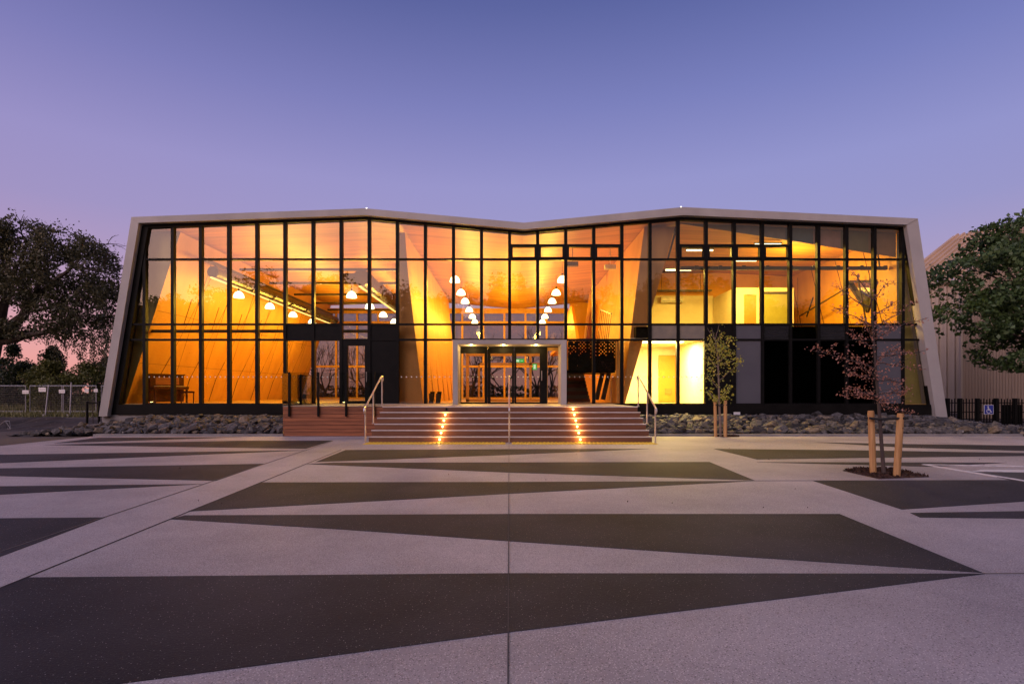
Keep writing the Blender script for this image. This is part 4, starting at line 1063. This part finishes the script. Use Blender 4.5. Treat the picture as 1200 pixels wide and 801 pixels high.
# golden sapling in front of the black bay
YA = 18.0
mulch([(828, 510.5), (838, 509.2), (868, 509.2), (866, 511.6), (848, 512)], 'mulch', 'brown bark mulch under the golden sapling')
sa = empty('sapling', (wx(845, YA), YA, 0)); tag(sa, 'slender staked sapling with golden leaves in front of the black wall bay', 'tree')
def s2(x, y, dy=0): Y = YA + dy; return Vector((wx(x, Y), Y, wz(y, Y)))
tk = MB(); tk.tube([s2(844.5, 511), s2(843, 475), s2(842, 440), s2(841, 415), s2(838, 398), s2(834, 384)], [.042, .036, .028, .02, .01, .004], 8)
fol2 = MB()
for a, b, n in [((842, 470), (827, 456), 40), ((842, 468), (857, 452), 50), ((842, 455), (828, 438), 36), ((842, 446), (866, 425), 50), ((841, 430), (828, 418), 50), ((841, 428), (868, 420), 70), ((840, 415), (826, 402), 60), ((840, 412), (858, 394), 70), ((839, 405), (846, 388), 24),
                ((842, 472), (833, 460), 40), ((842, 462), (853, 466), 50), ((841, 422), (850, 408), 70), ((840, 410), (832, 396), 50), ((841, 440), (830, 430), 30), ((841, 425), (860, 412), 50), ((838, 398), (829, 384), 4), ((838, 398), (843, 380), 4)]:
    p, q_ = s2(*a), s2(b[0], b[1], random.uniform(-.4, .4)); pts = tube_limb(tk, p, q_, .014, .004, 5, .05, 5)
    for i in range(n):
        t = random.random() ** .7; k = min(int(t * 5), 4); u = pts[k].lerp(pts[k + 1], t * 5 - k)
        fol2.leaf(u + Vector((random.gauss(0, .09), random.gauss(0, .09), random.gauss(0, .07))), .082, .2, asp=.65)
part(tk, 'trunk', M['bark_pale'], sa); part(fol2, 'crown', M['leaf_gold'], sa)
G2 = 'timber stakes of the golden sapling'
stake(838.6, 510, 838, 470, YA, .05, 'left pine stake of the golden sapling by the rocks', G2)
stake(850, 511, 850, 469, YA - .1, .055, 'right pine stake of the golden sapling by the rocks', G2)
q = MB(); q.tube([(wx(838, YA), YA - .06, wz(474, YA)), (wx(843, YA), YA - .03, wz(475, YA)), (wx(850, YA), YA - .16, wz(474, YA))], .02, 6)
tag(q.build('tree_tie', M['strap']), 'black rubber tie between the stakes of the golden sapling', 'tree tie')

# bare trees behind the hall, seen through it
for i, (x, Y, h) in enumerate(((552, 50, 8), (590, 54, 7), (628, 49, 8.5), (470, 52, 8), (380, 53, 7.5), (428, 50, 7), (645, 56, 8))):
    t = empty('bare_tree', (wx(x, Y), Y, 0)); tk = MB(); tips = []
    tag(t, 'leafless dark tree behind the hall, %s from the left through the glass' % ordinal([3, 4, 5, 2, 0, 1, 6][i]), 'tree', 'bare trees behind the hall')
    tk.tube([(0, 0, 0), (.1, 0, h * .22)], [.2, .15], 7)
    for k in range(4): grow(tk, Vector((.1, 0, h * .2)), Vector((random.gauss(0, .6), random.gauss(0, .6), 1)), h * .24, .09, 4, tips, .65, .12, 5, .76, (2, 3))
    part(tk, 'trunk', M['bark'], None, ) if False else tk.build('trunk', M['bark'], t)
q = MB()
for _ in range(5200):
    x = random.uniform(-22, 12); q.leaf((x, 60 + random.uniform(-1, 1), random.random() ** 1.3 * 2.2), .4, .3)
tag(q.build('hedge', M['leaf_shrub']), 'dark hedge line far behind the hall', 'hedge', kind='stuff')
# far-off wood across the road behind the viewer (mirrored in the glass)
q = MB()
for i in range(30):
    cx = -66 + i * 4.5 + random.uniform(-2, 2); H = random.uniform(13.5, 19.5); cy = -34 + random.uniform(-4, 4)
    q.tube([(cx, cy, 0), (cx, cy, H * .7)], [.35, .12], 6)
    for _ in range(650): q.leaf((cx + random.gauss(0, 3.0), cy - 1 + random.gauss(0, .6), H * .86 * random.random()), 1.5, 0, asp=.9)
    for k in range(34):
        c = Vector((cx + random.gauss(0, 2.6), cy + random.gauss(0, 1.6), H * (.05 + .9 * k / 34))); R = random.uniform(1.2, 2.0)
        for _ in range(130):
            d = Vector((random.gauss(0, 1), random.gauss(0, 1), random.gauss(0, .8))).normalized() * R * random.random() ** .5; q.leaf(c + d, .5, 0)
tag(q.build('treeline', M['leaf_shrub']), 'dark line of trees across the plaza mirrored in the hall glass', 'wood', kind='stuff')

# ------------------------------------------------------------------ left: dirt, site fence, odds and ends
mo = MB(); n1, n2 = 40, 16
for j in range(n2 + 1):
    for i in range(n1 + 1):
        X = -34 + 17.5 * i / n1; Y = 19.5 + 10 * j / n2
        h = .24 * math.exp(-((X + 22.5) / 4.2) ** 2 - ((Y - 26) / 1.7) ** 2) + .2 * math.exp(-((X + 29) / 3) ** 2 - ((Y - 24.5) / 1.6) ** 2) + random.uniform(-.05, .05) + .12 * noise.noise(Vector((X * .6, Y * .6, 0)))
        ed = min(i, n1 - i, j, n2 - j) / 4; mo.v.append((X, Y, -.05 + (h + .06) * min(1, ed)))
for j in range(n2):
    for i in range(n1):
        a = j * (n1 + 1) + i; mo.f.append((a, a + 1, a + n1 + 2, a + n1 + 1)); mo.mi.append(0)
tag(mo.build('terrain', M['soil']), kind='structure')
gr_ = MB()
for _ in range(16000):
    Y = random.uniform(33, 60); X = wx(random.uniform(-60, 125), Y)
    h = random.uniform(.25, .8) * (.45 if Y < 37 else 1); a = random.uniform(0, 6.3); w = .03
    dx, dy = math.cos(a) * w, math.sin(a) * w
    gr_.face([(X - dx, Y - dy, -.03), (X + dx, Y + dy, -.03), (X + random.gauss(0, .08), Y + random.gauss(0, .08), h)])
tag(gr_.build('grass', M['grass']), 'rough yellow green grass behind and along the site fence', 'grass', kind='stuff')
YF = 36.5
FG = 'temporary fence panels on the left'
fx = [-34.6, -32.2, -29.85, -27.4]
fp0 = empty('mesh_fence')
q = MB(); q.tube([(0, 0, .08), (0, 0, 1.95)], .028, 8); q.tube([(2.3, 0, .08), (2.3, 0, 1.95)], .028, 8); q.tube([(0, 0, 1.92), (2.3, 0, 1.92)], .026, 8); q.tube([(0, 0, .2), (2.3, 0, .2)], .022, 8)
q.build('panel_frame', M['galv'], fp0)
q = MB(); q.face([(0, 0, .2), (2.3, 0, .2), (2.3, 0, 1.92), (0, 0, 1.92)]); q.build('wire_mesh', M['meshfence'], fp0)
for sx in (0, 2.3):
    q = MB(); q.box(sx - .15, sx + .15, -.3, .3, 0, .1); q.build('foot', M['footing'], fp0)
labs = ['temporary mesh fence panel at the far left photo edge', 'temporary mesh fence panel with one white sign near its left post', 'temporary mesh fence panel behind the leaning white sign post', 'temporary mesh fence panel closest to the white building leg']
for i, X in enumerate(fx):
    o = fp0 if i == 0 else copy_tree(fp0)
    o.location = (X, YF + (i % 2) * .25, 0); o.rotation_euler.z = random.uniform(-.04, .04); tag(o, labs[i], 'fence', FG)
for i, (x, y, w, h) in enumerate(((32, 459, 7.5, 4), (51.5, 456.2, 8.5, 5), (74.5, 458.3, 7, 4), (103.3, 457.5, 4.5, 4), (114, 457.3, 4.5, 3.5))):
    q = MB(); s = YF / F; q.box(-w * s / 2, w * s / 2, -.02, 0, -h * s / 2, h * s / 2)
    q.box(-w * s / 2 + .03, w * s / 2 - .03, -.023, -.0205, -.02, .02, 1)
    tag(q.build('fence_sign', [M['sign_white'], M['galv']], loc=(wx(x, YF), YF - .12, wz(y, YF))), 'small blank white sign on the site fence, %s from the left' % ordinal(i), 'sign', 'white signs on the site fence')
q = MB(); q.tube([(wx(53, 34), 34, 0), (wx(57, 34.2), 34.2, 1.95)], .035, 8); q.box(wx(53, 34) - .14, wx(53, 34) + .14, 33.85, 34.15, -.03, .12)
tag(q.build('leaning_post', M['galv']), 'pale leaning post in front of the site fence', 'post')
q = MB(); q.tube([(wx(82, 34), 34, 0), (wx(83.5, 34.2), 34.2, 2.1)], .035, 8); q.box(wx(82, 34) - .14, wx(82, 34) + .14, 33.85, 34.15, -.03, .12)
tag(q.build('leaning_post', M['galv']), 'upright pale post with a tape knot in front of the site fence', 'post')
# staked young plant by the leg
YK = 24.0
q = empty('tree_guard', (wx(109, YK), YK, 0)); tag(q, 'black stake frame round a thin whip beside the white leg', 'tree guard')
for x in (102, 116):
    b = MB(); b.tube([(wx(x, YK), YK, 0), (wx(x + .3, YK), YK, wz(470, YK))], .05, 8); part(b, 'stake', M['black'], q)
b = MB(); b.bar((wx(102, YK), YK, wz(472.5, YK)), (wx(116, YK), YK, wz(471.5, YK)), .06, .06); part(b, 'crossbar', M['black'], q)
b = MB(); b.tube([(wx(109, YK), YK, 0), (wx(108.5, YK), YK, 1.3)], [.02, .008], 6); part(b, 'whip', M['bark'], q)
YQ = 21.5
q = MB()
for a, b in (((0, 503), (6, 493)), ((6, 493), (12.5, 502)), ((0, 503), (12.5, 502)), ((-10, 499), (6, 493)), ((12.5, 502), (11, 493)), ((6, 493), (11, 493))):
    q.tube([(wx(a[0], YQ), YQ + (.3 if a[0] < 3 else 0), max(.02, wz(a[1], YQ))), (wx(b[0], YQ), YQ, max(.02, wz(b[1], YQ)))], .012, 5)
tag(q.build('wire_trestle', M['galv']), 'small bent wire trestle on the dirt at the far left', 'trestle')

# ------------------------------------------------------------------ right: shed, fence, sign
sh = empty('ribbed_shed', (30, 36, 0)); tag(sh, 'tall brown ribbed metal shed with sloping ribbed roof behind the right tree', 'building')
def corr(mb, p0, p1, up, pitch, depth, nrm, up2=None):
    p0, p1, up, nrm = Vector(p0), Vector(p1), Vector(up), Vector(nrm); L = (p1 - p0).length; n = int(L / pitch); d = (p1 - p0) / n
    prof_ = []
    for i in range(n):
        b = p0 + d * i
        prof_ += [b, b + d * .55, b + d * .62 + nrm * depth, b + d * .93 + nrm * depth]
    prof_.append(p1)
    b0 = len(mb.v)
    for p in prof_:
        t_ = (p - p0).length / L; mb.v += [tuple(p), tuple(p + (up if not up2 else up.lerp(Vector(up2), min(1, t_ * 3))))]
    for i in range(len(prof_) - 1): mb.f.append((b0 + 2 * i, b0 + 2 * i + 2, b0 + 2 * i + 3, b0 + 2 * i + 1)); mb.mi.append(0)
A0, A1 = Vector((wx(1040, 42), 42, 0)), Vector((wx(1290, 33), 33, 0))
eave = wz(328, 38.5)
q = MB(); nn = (A1 - A0).cross(Vector((0, 0, 1))).normalized(); nn = -nn if nn.y > 0 else nn
corr(q, A0, A1, (0, 0, eave), .46, .16, nn); part(q, 'wall', M['shed_wall'], sh)
q = MB(); back = -nn; back.z = 0; rise = back * 16 + Vector((0, 0, 16 * math.tan(math.radians(23))))
corr(q, A0 + Vector((0, 0, eave)) + nn * .3, A1 + Vector((0, 0, eave)) + nn * .3, rise, .46, .14, Vector((0, 0, 1))); part(q, 'roof', M['shed_roof'], sh)
q = MB(); q.bar(A0 + nn * .36 + Vector((0, 0, eave - .06)), A1 + nn * .36 + Vector((0, 0, eave - .06)), .14, .12); part(q, 'gutter', M['shed_wall'], sh)
sf = empty('ribbed_annex', (30, 30, 0)); tag(sf, 'nearer finely ribbed brown wall block behind the disabled parking sign', 'building')
B0, B1 = Vector((wx(1126, 31), 31, 0)), Vector((wx(1330, 30.2), 30.2, 0))
q = MB(); n2_ = (B1 - B0).cross(Vector((0, 0, 1))).normalized(); n2_ = -n2_ if n2_.y > 0 else n2_
ah = wz(326, 31)
corr(q, B0, B1, (0, 0, ah), .16, .05, n2_, (0, 0, wz(270, 31))); part(q, 'wall', M['shed_fine'], sf)
q = MB(); q.prism([(B0.x + .02, B0.y + .05), (B1.x, B1.y + .05), (B1.x, B1.y + 4), (B0.x + 3.45, B0.y + 4)], 0, ah - .02, 'z'); part(q, 'body', M['shed_fine'], sf)
q = MB(); q.bar(B0 + Vector((-.02, -.03, 0)), B0 + Vector((-.02, -.03, ah)), .12); q.bar(B0 + n2_ * .05 + Vector((0, 0, ah + .04)), B0.lerp(B1, .333) + n2_ * .05 + Vector((0, 0, wz(270, 31) + .04)), .14, .1); part(q, 'corner_flashing', M['shed_wall'], sf)

YB = 23.4
pf = empty('picket_fence', (19.5, YB, 0)); tag(pf, 'black metal picket fence at the right with a blue sign', 'fence')
q = MB(); xA, xB = wx(1112, YB), wx(1260, YB)
n = int((xB - xA) / .125)
for i in range(n):
    X = xA + i * .125; q.box(X - .016, X + .016, YB - .016, YB + .016, .05, wz(467.5, YB) + (0 if i % 2 else .03))
part(q, 'pickets', M['black'], pf)
for z in (.2, .62, 1.02):
    q = MB(); q.box(xA - .05, xB, YB + .018, YB + .05, z - .02, z + .02); part(q, 'rail', M['black'], pf)
for x in (1111, 1125.5, 1146, 1168, 1190, 1215):
    q = MB(); q.box(wx(x, YB) - .06, wx(x, YB) + .06, YB - .04, YB + .1, 0, wz(466.5, YB)); part(q, 'post', M['black'], pf)
for a, b, lab in ((1176, 1187, 0), (1188, 1200, 0)):
    q = MB(); q.box(wx(a, YB) , wx(b, YB), YB + .055, YB + .09, .1, wz(474, YB)); part(q, 'infill_panel', M['black_panel'], pf)
ag = empty('parking_sign', (wx(1159.5, 23.3), 23.33, wz(479.7, 23.3))); tag(ag, 'blue sign with white wheelchair symbol on the black fence', 'sign')
q = MB(); q.box(-.20, .20, 0, .02, -.2, .2); q.build('plate', M['sign_white'], ag)
q = MB(); q.box(-.185, .185, -.004, -.001, -.185, .185); q.build('blue_field', M['sign_blue'], ag)
q = MB(); y_ = -.008
q.disc((-.035, y_, .125), .03)
def ln(pts, w):
    for a, b in zip(pts, pts[1:]): q.bar((a[0], y_, a[1]), (b[0], y_, b[1]), .004, w) if abs(a[0] - b[0]) > 1e-6 or True else None
def flat(a, b, w):
    d = Vector((b[0] - a[0], 0, b[1] - a[1])).normalized(); nn_ = Vector((-d.z, 0, d.x)) * w / 2; A, B = Vector((a[0], y_, a[1])), Vector((b[0], y_, b[1]))
    q.face([A - nn_, B - nn_, B + nn_, A + nn_])
flat((-.035, .085), (-.02, -.02), .04); flat((-.03, .035), (.05, .03), .026); flat((-.025, -.02), (.06, -.025), .034); flat((.055, -.015), (.095, -.115), .03); flat((.09, -.115), (.125, -.10), .024)
pr = None
for i in range(15):
    t = math.radians(120 + i * 14.5); p = (-.01 + .085 * math.cos(t), -.065 + .085 * math.sin(t))
    if pr: flat(pr, p, .022)
    pr = p
q.build('wheelchair_symbol', M['sign_white'], ag)

# ------------------------------------------------------------------ sky, sun, camera
w = bpy.data.worlds.new('World'); scn.world = w; w.use_nodes = True
nt = w.node_tree; nt.nodes.clear(); N = nt.nodes.new; L = nt.links.new
tcn = N('ShaderNodeTexCoord'); sx = N('ShaderNodeSeparateXYZ'); L(tcn.outputs['Generated'], sx.inputs[0])
def ramp(stops):
    r = N('ShaderNodeValToRGB'); el = r.color_ramp.elements
    while len(el) > 1: el.remove(el[0])
    el[0].position = stops[0][0]; el[0].color = (*stops[0][1], 1)
    for p, c in stops[1:]:
        e = el.new(p); e.color = (*c, 1)
    L(sx.outputs['Z'], r.inputs[0]); return r
def lin(r, g_, b): 
    f = lambda v: (v / 255 / 12.92) if v / 255 <= .04045 else ((v / 255 + .055) / 1.055) ** 2.4
    return (f(r), f(g_), f(b))
east = ramp([(0, lin(222, 158, 150)), (.07, lin(212, 156, 165)), (.17, lin(166, 142, 184)), (.27, lin(145, 138, 192)), (.35, lin(140, 137, 195)), (.46, lin(113, 116, 180)), (.58, lin(79, 87, 152)), (1, lin(48, 55, 108))])
west = ramp([(0, (1.0, .50, .30)), (.1, (.98, .55, .40)), (.22, (.85, .52, .47)), (.32, (.66, .47, .54)), (.5, (.36, .32, .5)), (.75, (.2, .2, .38)), (1, lin(60, 62, 118))])
WB = N('ShaderNodeVectorMath'); WB.operation = 'SCALE'; WB.inputs['Scale'].default_value = 1.7; L(west.outputs[0], WB.inputs[0])
az = N('ShaderNodeMapRange'); az.inputs[1].default_value = .25; az.inputs[2].default_value = -.55; az.interpolation_type = 'SMOOTHSTEP'; L(sx.outputs['Y'], az.inputs[0])
# the glow lies behind the viewer to the left; the far side of the sky is a touch pinker on that side too
axl = N('ShaderNodeMapRange'); axl.inputs[1].default_value = -.45; axl.inputs[2].default_value = .35; axl.inputs[3].default_value = 3.3; axl.inputs[4].default_value = .40; axl.interpolation_type = 'SMOOTHSTEP'
L(sx.outputs['X'], axl.inputs[0]); L(axl.outputs[0], WB.inputs['Scale'])
axe = N('ShaderNodeMapRange'); axe.inputs[1].default_value = .5; axe.inputs[2].default_value = -.7; L(sx.outputs['X'], axe.inputs[0])
tint = N('ShaderNodeMix'); tint.data_type = 'RGBA'; tint.inputs[6].default_value = (.96, 1.0, 1.02, 1); tint.inputs[7].default_value = (1.10, .95, .95, 1); L(axe.outputs[0], tint.inputs[0])
em_ = N('ShaderNodeVectorMath'); em_.operation = 'MULTIPLY'; L(east.outputs[0], em_.inputs[0]); L(tint.outputs[2], em_.inputs[1])
mxn = N('ShaderNodeMix'); mxn.data_type = 'RGBA'; L(az.outputs[0], mxn.inputs[0]); L(em_.outputs[0], mxn.inputs[6]); L(WB.outputs[0], mxn.inputs[7])
sky = N('ShaderNodeTexSky'); sky.sky_type = 'NISHITA'; sky.sun_disc = False; sky.sun_elevation = math.radians(1.5); sky.sun_rotation = math.radians(180)
bg1 = N('ShaderNodeBackground'); bg1.inputs[1].default_value = 1.0; L(mxn.outputs[2], bg1.inputs[0])
bg2 = N('ShaderNodeBackground'); bg2.inputs[1].default_value = .05; L(sky.outputs[0], bg2.inputs[0])
ad = N('ShaderNodeAddShader'); L(bg1.outputs[0], ad.inputs[0]); L(bg2.outputs[0], ad.inputs[1])
wo = N('ShaderNodeOutputWorld'); L(ad.outputs[0], wo.inputs[0])

sl_ = bpy.data.lights.new('sun', 'SUN'); sl_.energy = .85; sl_.angle = math.radians(35); sl_.color = (1, .73, .66)
so = bpy.data.objects.new('sun', sl_); COL.objects.link(so); so.rotation_euler = (math.radians(52), 0, math.radians(-28))

cam = bpy.data.cameras.new('camera'); co = bpy.data.objects.new('camera', cam); COL.objects.link(co)
co.location = (0, 0, EYE); co.rotation_euler = (math.radians(90), 0, 0)
cam.sensor_fit = 'HORIZONTAL'; cam.sensor_width = 36; cam.lens = 36 * F / 1200
cam.shift_x = (600 - HX) / 1200; cam.shift_y = (HY - 400.5) / 1200
cam.clip_start = .05; cam.clip_end = 2000
scn.camera = co
vs_ = scn.view_settings; vs_.view_transform = 'Standard'; vs_.look = 'None'; vs_.exposure = 0; vs_.gamma = 1
scn.cycles.use_denoising = True
scn.cycles.max_bounces = 8; scn.cycles.diffuse_bounces = 4; scn.cycles.glossy_bounces = 4; scn.cycles.transparent_max_bounces = 24
scn.cycles.sample_clamp_indirect = 6; scn.cycles.caustics_reflective = False; scn.cycles.caustics_refractive = False
